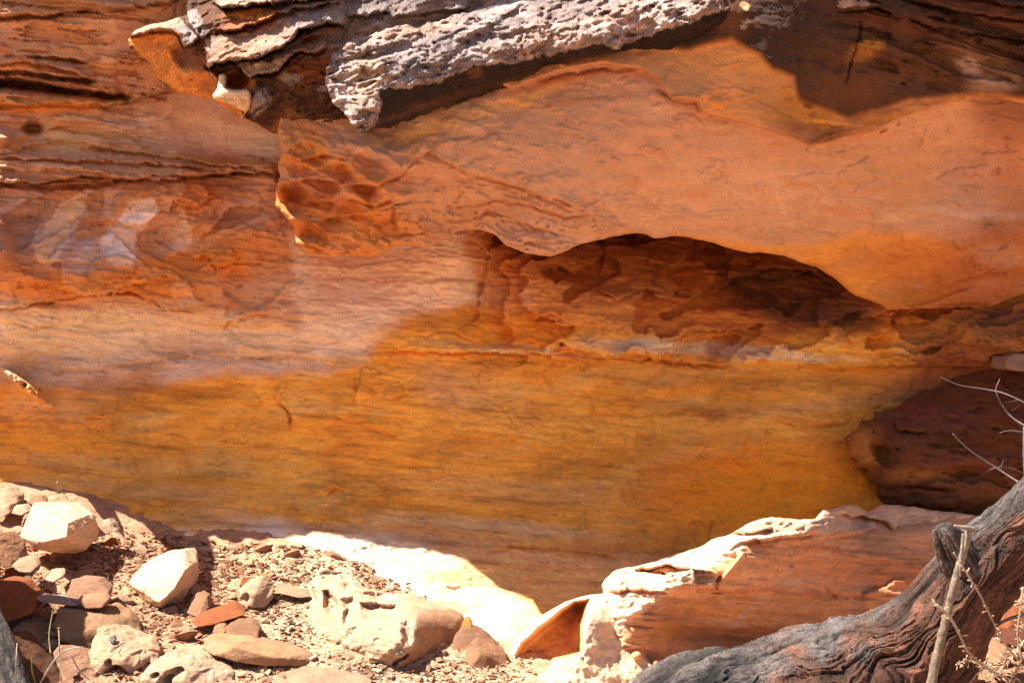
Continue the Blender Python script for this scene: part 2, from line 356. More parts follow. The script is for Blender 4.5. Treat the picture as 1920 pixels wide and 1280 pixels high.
def wall_depth(U, V):
    D = tps(WC, U, V)
    inn = ss(-500, -150, U) * ss(2500, 2100, U) * ss(-400, -150, V)
    x, y = rot(U, V, 0, 0, 5)                        # beds dip gently to the right
    wx = x + 60 * fbm(x * .004, y * .004, 2.2, 3); wy = y + 22 * fbm(x * .003 + 9, y * .006, 4.2, 4)
    big = fbm(wx * .006, wy * .012, 1.7, 4)
    ledge = fbm(wx * .0035, wy * .03, 6.1, 5, .6)
    top = ss(420, 300, V) * ss(620, 480, U); mid = ss(300, 380, V) * ss(640, 560, V) * ss(620, 480, U)
    inner = ss(700, 640, V) * ss(850, 950, U); low = ss(650, 720, V)
    D = D + big * (.08 + .05 * mid + .12 * inner) * (1 - .55 * low)
    D = D - terrace(ledge, 3.2, .1) * (.08 + .20 * top + .01 * mid) * (1 - .75 * low) * (1 - .8 * ss(.9, .3, np.hypot((U - 400) / 170, (V - 240) / 80)))
    scp = 1 - .85 * ss(1.15, .8, np.hypot((U - 390) / 150, (V - 245 - (U - 390) * .1) / 62))
    fl = fbm(wx * .012, wy * .03, 3.1, 5, .62)
    top2 = ss(345, 325, V) * ss(560, 480, U); D = D + top2 * 0
    D = D - flake(U, V)[0] * (.05 * mid + .19 * inner + .014)
    D = D - terrace(fl, 4.0, .07) * (1 - .6 * top2) * (.04 + .015 * mid + .05 * inner) * (1 - .72 * low) * scp
    D = D - ridged(wx * .016, wy * .045, 8.8, 4) * .016 * scp * (1 + 1.4 * inner + .6 * mid)
    D = D - fbm(wx * .02, wy * .13, 5.8, 5, .6) * .022 - fbm(U * .12, V * .2, 1.8, 3, .6) * .006
    # designed edges and cracks
    for i, (pts, h, fall) in enumerate([
        ([(-60, 335), (60, 345), (160, 330), (300, 338), (420, 325), (560, 320)], .16, 26), ([(-60, 292), (120, 300), (300, 308), (420, 318), (520, 330)], .10, 14),
        ([(-60, 310), (60, 318), (180, 322), (330, 330), (470, 322)], .04, 12), ([(100, 165), (220, 180), (330, 168)], .05, 22), ([(-60, 137), (60, 150), (160, 175), (230, 180)], .15, 22),
        ([(-60, 115), (80, 118), (180, 150)], .13, 18), ([(-60, 200), (90, 196), (200, 200), (290, 175), (330, 160)], .09, 26), ([(-40, 32), (120, 28), (240, 14), (350, 0)], .08, 30),
        ([(-60, 585), (20, 575), (120, 558), (240, 545), (310, 575), (400, 590)], .09, 60), ([(360, 490), (385, 480), (410, 512)], .06, 30), ([(400, 500), (440, 492), (490, 492)], .06, 24),
        ([(410, 620), (425, 605), (470, 590), (510, 585)], .05, 20), ([(0, 600), (60, 612), (120, 605)], .04, 22), ([(320, 380), (370, 388), (400, 365)], .07, 26),
        ([(60, 700), (200, 690), (350, 665), (520, 668), (685, 672)], .035, 26), ([(505, 735), (525, 752), (545, 775), (545, 805)], .04, 20), ([(620, 770), (640, 785), (700, 797), (760, 825)], .03, 26),
        ([(850, 625), (880, 632), (905, 640)], .045, 14), ([(700, 655), (850, 660), (1000, 660), (1150, 668), (1300, 680), (1400, 686)], .10, 26), ([(1000, 600), (1040, 588), (1060, 600)], .08, 24),
        ([(1120, 545), (1160, 560), (1210, 540), (1260, 552)], .08, 26), ([(1220, 520), (1260, 545), (1310, 560)], .07, 30), ([(1130, 430), (1135, 480), (1125, 520)], .05, 50),
        ([(1500, 610), (1560, 600), (1600, 640), (1680, 625)], .05, 26), ([(1600, 600), (1640, 595), (1700, 610), (1760, 600)], .06, 20), ([(1490, 683), (1560, 690), (1700, 688), (1860, 686)], .05, 30),
        ([(1400, 520), (1450, 500), (1520, 505), (1580, 540)], .09, 30), ([(1180, 480), (1260, 500), (1340, 490)], .08, 26), ([(1340, 545), (1380, 520), (1430, 510)], .08, 34),
        ([(880, 440), (915, 480), (905, 560)], .04, 40), ([(900, 1040), (960, 1022), (1080, 1030), (1180, 1050)], .035, 30), ([(620, 700), (680, 690), (665, 750)], .03, 30),
        ([(1450, 785), (1500, 800), (1600, 790)], .03, 26), ([(1720, 660), (1780, 640), (1850, 650)], .05, 24), ([(1780, 690), (1850, 688), (1950, 684)], .05, 20)]):
        D = stepf(D, U, V, pts, h * 1.1, fall, 5, i * 1.7)
    for i, (pts, w_, dp) in enumerate([([(-60, 132), (60, 140), (130, 150), (190, 156)], 4, .45), ([(-60, 152), (30, 158), (100, 167), (200, 180), (260, 186)], 6, .7), ([(40, 106), (120, 112), (170, 122)], 2.5, .25), ([(100, 52), (150, 60), (210, 58)], 1.5, .06), ([(150, 68), (200, 78)], 1.5, .06), ([(-60, 36), (80, 32), (200, 16)], 3, .18), ([(140, 275), (260, 290), (400, 312), (520, 322)], 3, .2), ([(520, 752), (540, 770), (546, 798)], 2.0, .05), ([(1160, 667), (1225, 671)], 3.2, .14), ([(665, 695), (668, 730), (662, 755)], 1.6, .03),
        ([(1250, 775), (1290, 772)], 2.5, .06), ([(-40, 345), (60, 352), (170, 350), (240, 340)], 4, .16), ([(180, 345), (300, 332), (400, 328), (540, 322)], 2.5, .14),
        ([(-40, 158), (60, 168), (170, 178)], 6, .22), ([(-40, 135), (40, 146)], 5, .16), ([(60, 112), (160, 120)], 3, .1), ([(1010, 598), (1055, 602)], 2.6, .07)]):
        D = crackf(D, U, V, pts, w_, dp, 3, i)
    D = D + .14 * ss(1.2, .3, np.hypot((U - 140) / 150, (V - 410) / 70))
    cr = random.Random(11)
    for i in range(95):
        x0 = cr.uniform(20, 1880); y0 = cr.uniform(350, 1040); L_ = cr.uniform(10, 46); a = math.radians(cr.gauss(-4 if x0 < 900 else 4, 16)); bnd = cr.uniform(-.3, .3) * L_
        x1, y1 = x0 + math.cos(a) * L_, y0 + math.sin(a) * L_; xm, ym = (x0 + x1) / 2 - math.sin(a) * bnd, (y0 + y1) / 2 + math.cos(a) * bnd
        D = stepf(D, U, V, [(x0, y0), (xm, ym), (x1, y1)], cr.uniform(.015, .045), cr.uniform(8, 20), 3, 400 + i)
    flr = ss(985, 1020, V) * ss(980, 900, U); D = D - flr * (.05 * fbm(U * .02, V * .05, 5, 5, .6) + .035 * fbm(U * .07, V * .16, 6, 5, .7) * (1 + fbm(U * .01, V * .02, 8)))
    # shallow smooth scoop upper left, knob with a hole at the left edge
    x, y = rot(U, V, 350, 250, 8); D = D + .16 * ss(1.1, .2, np.hypot(x / 210, y / 65))
    D = D - .35 * np.exp(-((U + 5) / 30) ** 2 - ((V - 262) / 16) ** 2) + .3 * ss(1.2, .3, np.hypot((U - 62) / 20, (V - 243) / 13))
    D = D - .85 * ss(1.1, .5, np.hypot((U + 22) / 52, (V - 458 - U * .4) / 62)) * (1 + .3 * fbm(U * .05, V * .05, 2, 3))
    x, y = rot(U, V, 45, 722, 38); D = D - .26 * ss(1.2, .5, np.hypot(x / 50, y / 10)) * 2.5 * (1 + .6 * fbm(U * .1, V * .1, 5, 3))
    return D * inn + tps(WC, U, V) * (1 - inn)
WOPS = [
    ('p', [(-3000, -900), (640, -900), (640, 330), (-3000, 330)], 'pink', 1, 20),
    ('e', 120, 10, 260, 26, -4, 'brown', .45, .6), ('e', 160, 90, 260, 50, 3, 'redsand', .7, .6), ('e', 0, 150, 220, 14, 3, 'maroon', .5, .6), ('e', 60, 195, 180, 18, 0, 'orange', .8, .5), ('e', 200, 200, 130, 10, -18, 'tan', .5, .6),
    ('e', 250, 220, 160, 14, -22, 'tan', .75, .7), ('e', 350, 205, 120, 34, -12, (.70, .48, .39), .95, .35), ('e', 380, 255, 200, 44, 6, 'palepink', .85, .4), ('e', 430, 300, 130, 12, 6, 'olive', .5, .8), ('e', 400, 300, 150, 14, 8, 'olive', .55, .8), ('e', 200, 262, 140, 24, 0, 'tan', .6, .6),
    ('p', [(-3000, 285), (300, 300), (560, 318), (560, 345), (-3000, 345)], 'redsand', 1, 5), ('e', 60, 310, 70, 10, 0, 'salmon', .7, .5),
    ('p', [(-3000, 345), (640, 335), (640, 500), (580, 640), (-3000, 600)], 'redsand', 1, 8), ('e', 50, 430, 90, 70, 0, 'mauve', .7, .4), ('p', [(190, 470), (200, 410), (250, 375), (290, 370), (285, 410), (255, 450), (245, 500), (210, 515)], (.74, .57, .48), .95, 4), ('p', [(60, 480), (80, 420), (120, 375), (170, 355), (160, 400), (120, 450), (90, 510)], 'palepink', .8, 4), ('p', [(120, 500), (170, 440), (185, 470), (170, 520)], 'lilac', .6, 5), ('p', [(320, 440), (345, 390), (360, 430), (350, 500), (320, 490)], 'palepink', .7, 4), ('p', [(180, 500), (200, 400), (280, 352), (300, 360), (240, 380), (205, 430)], 'orange', .6, 4),
    ('e', 360, 370, 60, 24, 0, 'orange', .55, .4), ('e', 320, 450, 40, 50, 0, 'mauve', .6, .5), ('e', 160, 500, 80, 60, 0, 'mauve', .5, .6), ('e', 440, 460, 90, 40, 10, 'orange', .7, .5), ('e', 250, 350, 180, 12, 0, 'rust', .5, .7),
    ('p', [(-60, 540), (60, 525), (200, 510), (330, 470), (460, 460), (480, 520), (400, 545), (330, 575), (220, 560), (100, 570), (-60, 600)], 'orange', .95, 12), ('e', 450, 570, 110, 45, 12, 'pink', .85, .5), ('e', 460, 590, 70, 16, 0, 'orange', .6, .6),
    ('e', 150, 625, 360, 66, 2, (.80, .60, .38), .97, .4), ('e', 420, 630, 190, 36, 6, (.80, .58, .38), .9, .4), ('e', 520, 560, 60, 50, 0, 'salmon', .7, .6), ('e', 450, 612, 110, 8, 4, 'gold', .5, .6), ('e', 300, 692, 440, 30, 1, (.64, .45, .36), .9, .55), ('e', 60, 720, 120, 50, 0, 'lilac', .7, .6), ('e', 350, 655, 130, 14, 0, 'mauve', .6, .7),
    ('p', [(545, 440), (900, 425), (925, 560), (740, 610), (690, 672), (600, 672), (555, 560)], 'palepink', .95, 14), ('e', 720, 480, 150, 20, -8, 'lilac', .5, .6), ('e', 660, 560, 80, 40, 0, (.74, .56, .46), .5, .7), ('e', 610, 640, 70, 40, 0, 'palepink', .8, .6), ('e', 600, 560, 50, 60, -40, 'salmon', .5, .7),
    ('p', [(-3000, 740), (120, 725), (230, 745), (420, 700), (600, 705), (690, 672), (760, 600), (900, 570), (1700, 560), (4500, 560), (4500, 1500), (-3000, 1500)], 'ochre', 1, 14),
    ('e', 250, 790, 300, 20, 2, 'orange', .35, .8), ('e', 380, 740, 200, 14, -2, 'olive', .45, .8), ('e', 100, 800, 180, 16, 3, 'orange', .45, .8), ('e', 480, 780, 80, 26, 0, 'olive', .35, .7), ('e', 200, 870, 250, 18, 3, 'tan', .35, .8),
    ('e', 100, 760, 120, 28, 0, 'tan', .5, .7), ('e', 650, 730, 90, 30, -30, 'olive', .4, .7), ('e', 450, 850, 200, 14, 2, 'olive', .3, .8), ('e', 600, 900, 180, 22, 4, 'brown', .3, .8), ('e', 300, 920, 300, 20, 4, 'tan', .4, .8),
    ('p', [(870, 430), (960, 430), (980, 500), (1300, 420), (1680, 560), (1700, 600), (1450, 640), (1250, 640), (1100, 610), (1000, 600), (900, 560)], 'orange', .9, 16),
    ('e', 1050, 500, 120, 36, -10, 'dorange', .8, .6), ('e', 1200, 465, 260, 30, 0, 'rust', .85, .6), ('e', 1480, 548, 150, 58, 14, K['brown'] * 1.2, .9, .3), ('e', 1290, 525, 60, 22, 10, 'orange', .7, .5), ('e', 905, 500, 30, 70, -14, 'redsand', .5, .9), ('e', 955, 560, 50, 40, 0, 'salmon', .35, .8), ('e', 1240, 600, 160, 26, 0, 'orange', .6, .6),
    ('e', 800, 600, 90, 20, -4, 'olive', .35, .7), ('e', 780, 640, 90, 26, 8, 'gold', .6, .6), ('e', 950, 650, 200, 8, 2, 'tan', .6, .7), ('e', 1320, 655, 190, 16, 3, 'cream', .75, .5), ('e', 1150, 645, 90, 12, 0, 'ash', .5, .6), ('e', 1520, 650, 90, 30, 0, 'gold', .55, .7), ('e', 1500, 668, 110, 8, 2, 'cream', .5, .7),
    ('e', 1150, 695, 400, 20, 1, 'olive', .55, .7), ('e', 1450, 720, 330, 14, 1, 'brown', .35, .8), ('e', 900, 740, 110, 50, 20, 'tan', .4, .7), ('e', 1000, 770, 170, 22, -12, 'olive', .35, .8), ('e', 820, 730, 70, 40, 40, 'redsand', .45, .7),
    ('e', 1100, 800, 380, 26, 2, 'gold', .5, .8), ('e', 1300, 760, 220, 14, 1, 'brown', .3, .8), ('e', 1420, 830, 260, 16, 3, 'brown', .25, .8), ('e', 900, 840, 140, 26, 0, 'orange', .35, .8), ('e', 1250, 860, 90, 36, 0, 'brown', .35, .8), ('e', 1540, 760, 180, 18, -6, 'tan', .35, .8),
    ('e', 1500, 915, 230, 75, 4, (.92, .35, .035), .95, .6), ('e', 1300, 960, 200, 40, 0, (.86, .38, .06), .7, .7), ('e', 1350, 800, 200, 20, 2, 'gold', .6, .8), ('e', 1000, 920, 260, 30, 4, 'tan', .35, .8), ('e', 750, 960, 260, 20, 6, 'brown', .25, .8), ('e', 700, 1000, 180, 20, 4, 'tan', .45, .7), ('e', 950, 990, 200, 16, 5, 'tan', .5, .8),  # bounce glow above the slab painted in as stronger orange
    ('p', [(-3000, 1240), (340, 1000), (600, 1020), (860, 1005), (1000, 1010), (1180, 1030), (1300, 1060), (4500, 1100), (4500, 1600), (-3000, 1600)], (.80, .45, .19), .85, 14), ('e', 1100, 1060, 80, 16, 6, 'rust', .3, .6), ('e', 1050, 1020, 160, 8, 4, 'rust', .3, .7),
    ('e', 500, 990, 260, 14, 3, 'redsand', .5, .7), ('p', [(330, 990), (560, 1000), (730, 995), (870, 1040), (1040, 1170), (1010, 1260), (300, 1260)], (.84, .70, .54), .9, 10), ('e', 700, 1085, 330, 55, 20, (.84, .70, .54), .95, .4), ('e', 450, 1040, 200, 36, 5, (.86, .71, .54), .95, .5),  # sunlit patch of the floor painted paler
    ('p', [(1700, 590), (1760, 580), (2600, 540), (2600, 760), (1780, 750), (1720, 690)], 'rust', .75, 40), ('e', 1870, 650, 150, 90, 0, 'brown', .65, .7), ('e', 1760, 640, 90, 40, 0, 'ochre', .5, .7), ('e', 1850, 720, 200, 40, 0, 'rust', .7, .6), ('e', 1900, 595, 60, 10, 0, 'mauve', .5, .6), ('e', 1800, 720, 60, 10, 0, 'tan', .3, .7), ('e', 1700, 650, 30, 30, 0, 'tan', .3, .8)]
us = axis(-140, 2060, 2.5, 4400, 1.3); us = us[us > -2600]; vs = np.concatenate([np.arange(-700, -50, 40), np.arange(-50, 1230, 2.5), np.arange(1230, 1420, 20)])
U, V = np.meshgrid(us, vs); D = wall_depth(U, V)
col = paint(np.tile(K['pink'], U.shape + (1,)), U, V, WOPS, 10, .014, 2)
gm = (1 - ss(.4, 1.5, np.hypot((U - 1480) / 290, (V - 920) / 90)))[..., None] * .55; GLOW = (gm, np.array([1.0, .31, .02]))  # glow of bounced light, painted into the wall's own orange
fl_, lv = flake(U, V); TI = np.array([[1.0, .80, .62], [1.12, 1.22, 1.5], [.86, .74, .62], [1.08, 1.0, .9], [.72, .6, .52], [1.12, 1.12, 1.3], [.95, .82, .7]])
tint = TI[lv % 7]; mm = (ss(335, 365, V) * ss(600, 560, V) * ss(560, 500, U) * .5 + ss(420, 450, V) * ss(690, 640, V) * ss(900, 960, U) * .5 + .15)[..., None]
col = col * (1 - mm) + col * tint * mm
x_, y_ = rot(U, V, 0, 0, -9); lowm = ss(600, 720, V)[..., None]
p1 = fbm(x_ * .0042, y_ * .009, 61, 5, .6); p2 = fbm(x_ * .003 + 9, y_ * .012, 67, 5, .62); p3 = fbm(U * .012, V * .02, 71, 5, .65)
for pm, cc_, a_ in ((ss(.02, .3, p1), K['gold'], .65), (ss(.05, .35, -p1), K['olive'], .6), (ss(.05, .3, p2), (.78, .49, .17), .5), (ss(.1, .4, -p2), K['dorange'], .4), (ss(.12, .4, p3), K['gold'] * 1.05, .3), (ss(.15, .45, -p3), K['brown'], .3)):
    m_ = (pm * a_)[..., None] * (lowm * .9 + .08); col = col * (1 - m_) + cc_ * m_
# late tints, with shade painted into the cavity and the right wall
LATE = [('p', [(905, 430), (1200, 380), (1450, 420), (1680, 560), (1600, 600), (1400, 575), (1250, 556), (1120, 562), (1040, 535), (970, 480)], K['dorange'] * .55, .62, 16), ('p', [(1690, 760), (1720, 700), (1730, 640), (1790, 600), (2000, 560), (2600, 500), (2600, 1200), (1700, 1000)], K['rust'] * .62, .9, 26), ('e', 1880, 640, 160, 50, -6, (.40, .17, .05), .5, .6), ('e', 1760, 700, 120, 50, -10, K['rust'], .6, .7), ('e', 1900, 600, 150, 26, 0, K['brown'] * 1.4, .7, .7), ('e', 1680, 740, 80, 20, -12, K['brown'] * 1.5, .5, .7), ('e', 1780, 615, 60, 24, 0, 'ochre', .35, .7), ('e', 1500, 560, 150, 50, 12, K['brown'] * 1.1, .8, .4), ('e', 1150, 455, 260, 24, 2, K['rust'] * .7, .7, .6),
    ('e', 900, 985, 260, 16, 5, (.70, .48, .26), .5, .7), ('e', 760, 1005, 160, 14, 6, (.62, .42, .26), .6, .7), ('e', 1050, 1035, 200, 12, 4, K['dorange'], .45, .7), ('e', 1030, 1050, 140, 9, 4, 'palepink', .4, .7), ('e', 1050, 1090, 260, 50, 8, (.93, .50, .17), .9, .7), ('e', 1330, 655, 200, 13, 3, (.74, .55, .34), .7, .6), ('e', 1000, 662, 180, 5, 2, (.80, .62, .36), .7, .7), ('e', 830, 600, 90, 24, -4, K['olive'] * 1.3, .4, .7)]  # bedrock beside the sun patch brightened as if by bounce light
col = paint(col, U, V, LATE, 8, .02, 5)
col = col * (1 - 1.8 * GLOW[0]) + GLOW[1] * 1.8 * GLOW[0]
x_, y_ = rot(U, V, 0, 0, 4); stt = fbm(x_ * .004, y_ * .05, 12.1, 5, .62); stt2 = fbm(x_ * .012, y_ * .11, 15.1, 5, .65)  # dark mineral streaks along the beds
col = col * (1 - .38 * (ss(.08, .35, stt) * ss(600, 760, V))[..., None] * (1 - gm * 1.5) * np.array([.7, .9, 1.0])) * (1 - .28 * ss(.1, .4, stt2)[..., None]) 
col = col * (1 + .18 * ss(.05, .4, -stt2)[..., None] * np.array([.8, 1, 1.2]))
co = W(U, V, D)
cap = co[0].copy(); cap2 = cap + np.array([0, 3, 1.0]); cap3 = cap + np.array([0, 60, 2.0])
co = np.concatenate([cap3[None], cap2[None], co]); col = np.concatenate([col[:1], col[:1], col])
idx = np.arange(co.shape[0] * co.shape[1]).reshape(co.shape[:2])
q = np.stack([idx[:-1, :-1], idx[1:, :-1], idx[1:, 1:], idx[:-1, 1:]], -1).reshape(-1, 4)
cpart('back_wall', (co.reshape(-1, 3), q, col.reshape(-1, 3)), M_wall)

# ------------------------------------------------------------------ cliff: the overhang
OP = [(522, 150), (520, 255), (529, 285), (519, 310), (525, 330), (516, 355), (517, 385), (533, 405), (551, 425), (556, 455), (578, 482), (605, 483), (650, 477), (695, 483), (722, 470), (750, 459), (800, 465), (832, 450), (856, 436), (900, 430), (925, 438),
      (950, 460), (985, 474), (1030, 480), (1062, 470), (1088, 457), (1130, 450), (1170, 438), (1200, 437), (1230, 447), (1275, 443), (1330, 455), (1390, 471), (1470, 480), (1530, 500), (1565, 522), (1592, 546), (1622, 562), (1650, 570), (1666, 580),
      (1745, 578), (1860, 574), (1930, 545), (2300, 500), (2600, 480), (2600, -500), (522, -500)]
OC = [(522, 250, 8.85), (516, 370, 8.9), (556, 450, 8.88), (580, 475, 8.88), (640, 470, 9.1), (700, 475, 9.15), (800, 455, 9.3), (900, 428, 9.5), (1030, 474, 9.3), (1200, 432, 9.6), (1390, 465, 9.85), (1530, 495, 10.1), (1665, 578, 10.42), (1750, 577, 10.26), (1850, 574, 9.98), (1930, 545, 9.78),
      (600, 265, 8.85), (700, 260, 8.85), (800, 230, 8.9), (1000, 165, 9.1), (1180, 110, 9.1), (1300, 105, 9.1), (1400, 90, 9.0), (600, 350, 9.0), (700, 340, 9.0), (800, 350, 9.0), (900, 300, 8.95), (1000, 380, 9.2), (1100, 300, 9.0), (1200, 350, 9.25), (1400, 300, 9.1), (1500, 380, 9.5),
      (1600, 450, 9.8), (1600, 280, 9.2), (1750, 400, 9.6), (1750, 300, 9.3), (1900, 300, 9.2), (1900, 420, 9.5), (1920, 180, 8.9), (1600, 150, 8.75), (1450, 50, 8.65), (1600, 0, 8.5), (1900, 0, 8.35), (2100, 200, 8.7), (2300, 400, 9.2), (2500, 0, 8.2), (900, 60, 9.5), (540, 0, 10.1), (720, -30, 10.1), (760, 60, 9.6), (900, -20, 9.8), (1050, -40, 9.8), (1250, 0, 9.4), (1400, -300, 8.6), (2500, -400, 7.8), (600, -400, 10.6)]
STEP1 = [(1100, 108), (1180, 92), (1300, 75), (1370, 60), (2600, 60), (2600, -600), (900, -600), (900, 100)]
OLIVE = [(960, 165), (1060, 130), (1130, 118), (1200, 130), (1235, 150), (1260, 185), (1310, 190), (1318, 212), (1400, 232), (1450, 245), (1495, 262), (1520, 273), (1580, 258), (1640, 243), (1700, 215), (1760, 195), (1850, 180), (1960, 205), (2600, 240), (2600, -600), (900, -600), (900, 150)]
DARK = [(1180, 92), (1290, 98), (1372, 78), (1420, 105), (1445, 132), (1485, 148), (1495, 190), (1540, 205), (1590, 226), (1640, 212), (1710, 192), (1850, 178), (1960, 190), (2600, 230), (2600, -600), (1180, -600)]
def over_depth(u, v, d):
    D = tps(OC, u, v)
    d2 = polydist(jag(OLIVE, 5, 8, 3), u, v)[0]; D = D - .055 * ss(-2.0, 2.5, d2) * ss(-60, 10, -d2 + 0 * u) - .0 
    D = D - .07 * ss(-2, 3, d2)
    d3 = polydist(jag(DARK, 7, 8, 5), u, v)[0]; D = D - .10 * ss(-2, 14, d3)
    knob = ss(900, 620, u + (v - 380) * .4) * ss(230, 300, v); low = ss(150, 20, d) * ss(1300, 1050, u)
    x, y = rot(u, v, 0, 0, 14); wx = x + 30 * fbm(x * .01, y * .01, 1, 3); wy = y + 20 * fbm(x * .01, y * .01, 8, 3)
    D = D - .05 * fbm(wx * .006, wy * .009, 3.5, 4)
    D = D + knob * (.26 * fbm(wx * .016, wy * .024, 2.1, 4, .5) - .24 * ridged(wx * .009, wy * .018, 6.1, 3, .5))
    D = D - low * terrace(fbm(wx * .009, wy * .028, 9.1, 5, .6), 4, .08) * .17
    D = D - .03 * terrace(fbm(wx * .006, wy * .016, 14.1, 5, .6), 4, .05) - .016 * fbm(wx * .02, wy * .07, 4.4, 5, .6) - .004 * fbm(u * .15, v * .2, 3, 3)
    dk = ss(-10, 20, d3); D = D - dk * (.05 * terrace(fbm(wx * .012, wy * .018, 5.1, 5, .6), 4, .1) + .02 * ridged(wx * .02, wy * .03, 7.7, 4))
    tr = ss(160, 60, v - (u - 1550) * .25) * ss(1500, 1700, u)
    D = D - tr * .3 * terrace(fbm(wx * .004, (y - .0 * x) * .028, 2.7, 4, .6), 3, .12)
    for i, (pts, h, fall) in enumerate([([(795, 278), (830, 300), (880, 325), (960, 345), (1040, 372), (1110, 398)], .05, 60), ([(830, 318), (870, 335), (900, 330), (980, 350), (1050, 385), (1090, 400)], .04, 36), ([(850, 385), (900, 380), (930, 372), (1000, 385), (1060, 405), (1130, 398)], .06, 30),
        ([(810, 415), (880, 410), (915, 396), (960, 405), (1000, 425), (1060, 440)], .07, 30), ([(925, 410), (960, 412), (1000, 430)], .05, 22), ([(720, 280), (770, 295), (790, 290), (810, 280)], .04, 30), ([(640, 345), (700, 350), (750, 330), (775, 300)], .09, 50),
        ([(560, 300), (620, 290), (650, 300)], .06, 26), ([(530, 345), (580, 335), (640, 345)], .10, 28), ([(560, 380), (640, 372), (700, 385), (740, 370)], .08, 34), ([(590, 420), (650, 405), (720, 400)], .07, 30), ([(700, 400), (740, 385), (745, 430)], .06, 30),
        ([(740, 440), (790, 435), (830, 440)], .05, 20), ([(930, 455), (1000, 455), (1060, 448)], .05, 16), ([(1225, 160), (1262, 187), (1310, 190), (1316, 212)], .05, 40), ([(1000, 150), (1060, 138), (1130, 128), (1200, 128)], .09, 30),
        ([(1520, 225), (1560, 235), (1610, 230)], .05, 20), ([(1700, 95), (1760, 90), (1830, 105)], .04, 30), ([(1660, 195), (1720, 190), (1780, 196)], .04, 20), ([(1760, 545), (1820, 520), (1900, 505)], .03, 30), ([(1690, 455), (1730, 450)], .03, 16),
        ([(1840, 500), (1900, 440), (1960, 420)], .02, 40), ([(1560, 20), (1650, 15), (1750, 50), (1850, 65), (1960, 80)], .14, 40), ([(1700, 0), (1800, 20), (1960, 45)], .12, 26), ([(1730, -20), (1960, 20)], .1, 20)]):
        D = stepf(D, u, v, pts, h, fall, 4, 50 + i * 1.3)
    for i, (pts, w_, dp) in enumerate([([(1615, 30), (1612, 70), (1595, 120), (1585, 165)], 2.0, .06), ([(1000, 150), (1060, 138), (1120, 128), (1195, 127)], 2.2, .05), ([(1648, 250), (1662, 243)], 2.4, .05), ([(1740, 225), (1720, 280)], 1.2, .02), ([(1610, 305), (1630, 290)], 1.3, .03), ([(1745, 340), (1800, 310)], 1.3, .02), ([(1700, 580), (1760, 560), (1840, 530)], 1.8, .05), ([(915, 250), (917, 262)], 2, .02), ([(1755, 575), (1860, 570)], 2.5, .08)]):
        D = crackf(D, u, v, pts, w_, dp, 3, 90 + i)
    D = D - .03 * np.clip(fbm(wx * .03, wy * .05, 91, 5, .65), 0, 1) * (1 - dk) - .025 * ss(.1, .14, fbm(u * .006, v * .014, 95, 5, .6)) * (1 - dk)
    cr = random.Random(12)
    for i in range(46):
        x0 = cr.uniform(700, 1900); y0 = cr.uniform(190, 520); L_ = cr.uniform(8, 34); a = math.radians(cr.gauss(-8, 22)); bnd = cr.uniform(-.3, .3) * L_
        x1, y1 = x0 + math.cos(a) * L_, y0 + math.sin(a) * L_; xm, ym = (x0 + x1) / 2 - math.sin(a) * bnd, (y0 + y1) / 2 + math.cos(a) * bnd
        D = stepf(D, u, v, [(x0, y0), (xm, ym), (x1, y1)], cr.uniform(.01, .022), cr.uniform(8, 22), 3, 700 + i)
    for (cx, cy, r_, dp) in [(1672, 128, 9, .07), (1707, 143, 9, .04), (1697, 113, 3.5, .05), (1693, 156, 4, .05), (1517, 194, 9, .07), (1570, 125, 14, .05), (1545, 115, 12, .04), (620, 345, 22, .10), (690, 360, 16, .08), (600, 390, 20, .08), (560, 330, 16, .08)]:
        D = D + dp * ss(1.3, .2, np.hypot((u - cx) / (r_ * 1.4), (v - cy) / r_))
    return D
OOPS = [('e', 600, 350, 150, 120, 20, 'orange', .95, .5), ('e', 590, 400, 110, 90, 20, 'dorange', .45, .7), ('e', 720, 440, 90, 40, -10, 'orange', .7, .6), ('e', 690, 285, 90, 40, 20, 'mauve', .6, .5), ('e', 610, 430, 150, 60, 10, 'orange', .95, .5), ('e', 560, 370, 60, 80, 0, 'dorange', .8, .7), ('e', 640, 440, 110, 26, -10, 'dorange', .6, .7), ('e', 620, 340, 90, 20, 0, 'rust', .6, .7), ('e', 660, 430, 60, 20, 20, 'gold', .35, .7),
    ('e', 1000, 440, 120, 30, 6, 'salmon', .6, .6), ('e', 1350, 380, 330, 90, 8, 'salmon', .5, .7), ('e', 1180, 250, 240, 60, 0, 'pink', .5, .7),
    ('p', [(1270, 440), (1400, 455), (1520, 460), (1600, 440), (1720, 440), (1800, 460), (2600, 420), (2600, 700), (1200, 700)], 'ochre', .75, 12), ('e', 1700, 500, 130, 60, 10, 'orange', .55, .7), ('e', 1850, 500, 120, 60, 0, 'rust', .6, .7), ('e', 1760, 560, 80, 30, 0, 'olive', .5, .7),
    ('e', 1880, 380, 110, 90, 20, 'maroon', .45, .7), ('e', 1810, 350, 60, 90, 25, 'lilac', .4, .7), ('e', 1830, 400, 120, 12, 3, 'lilac', .5, .7), ('e', 1660, 410, 60, 8, -3, 'cream', .3, .7), ('e', 1900, 220, 90, 60, 0, 'maroon', .6, .6), ('e', 1700, 320, 160, 70, 0, 'redsand', .45, .7), ('e', 1470, 380, 10, 60, -28, 'cream', .3, .6),
    ('e', 900, 210, 240, 14, -18, 'gold', .5, .7), ('e', 1080, 190, 110, 8, -6, 'rust', .4, .7), ('e', 1060, 148, 110, 7, -14, 'rust', .6, .6)]
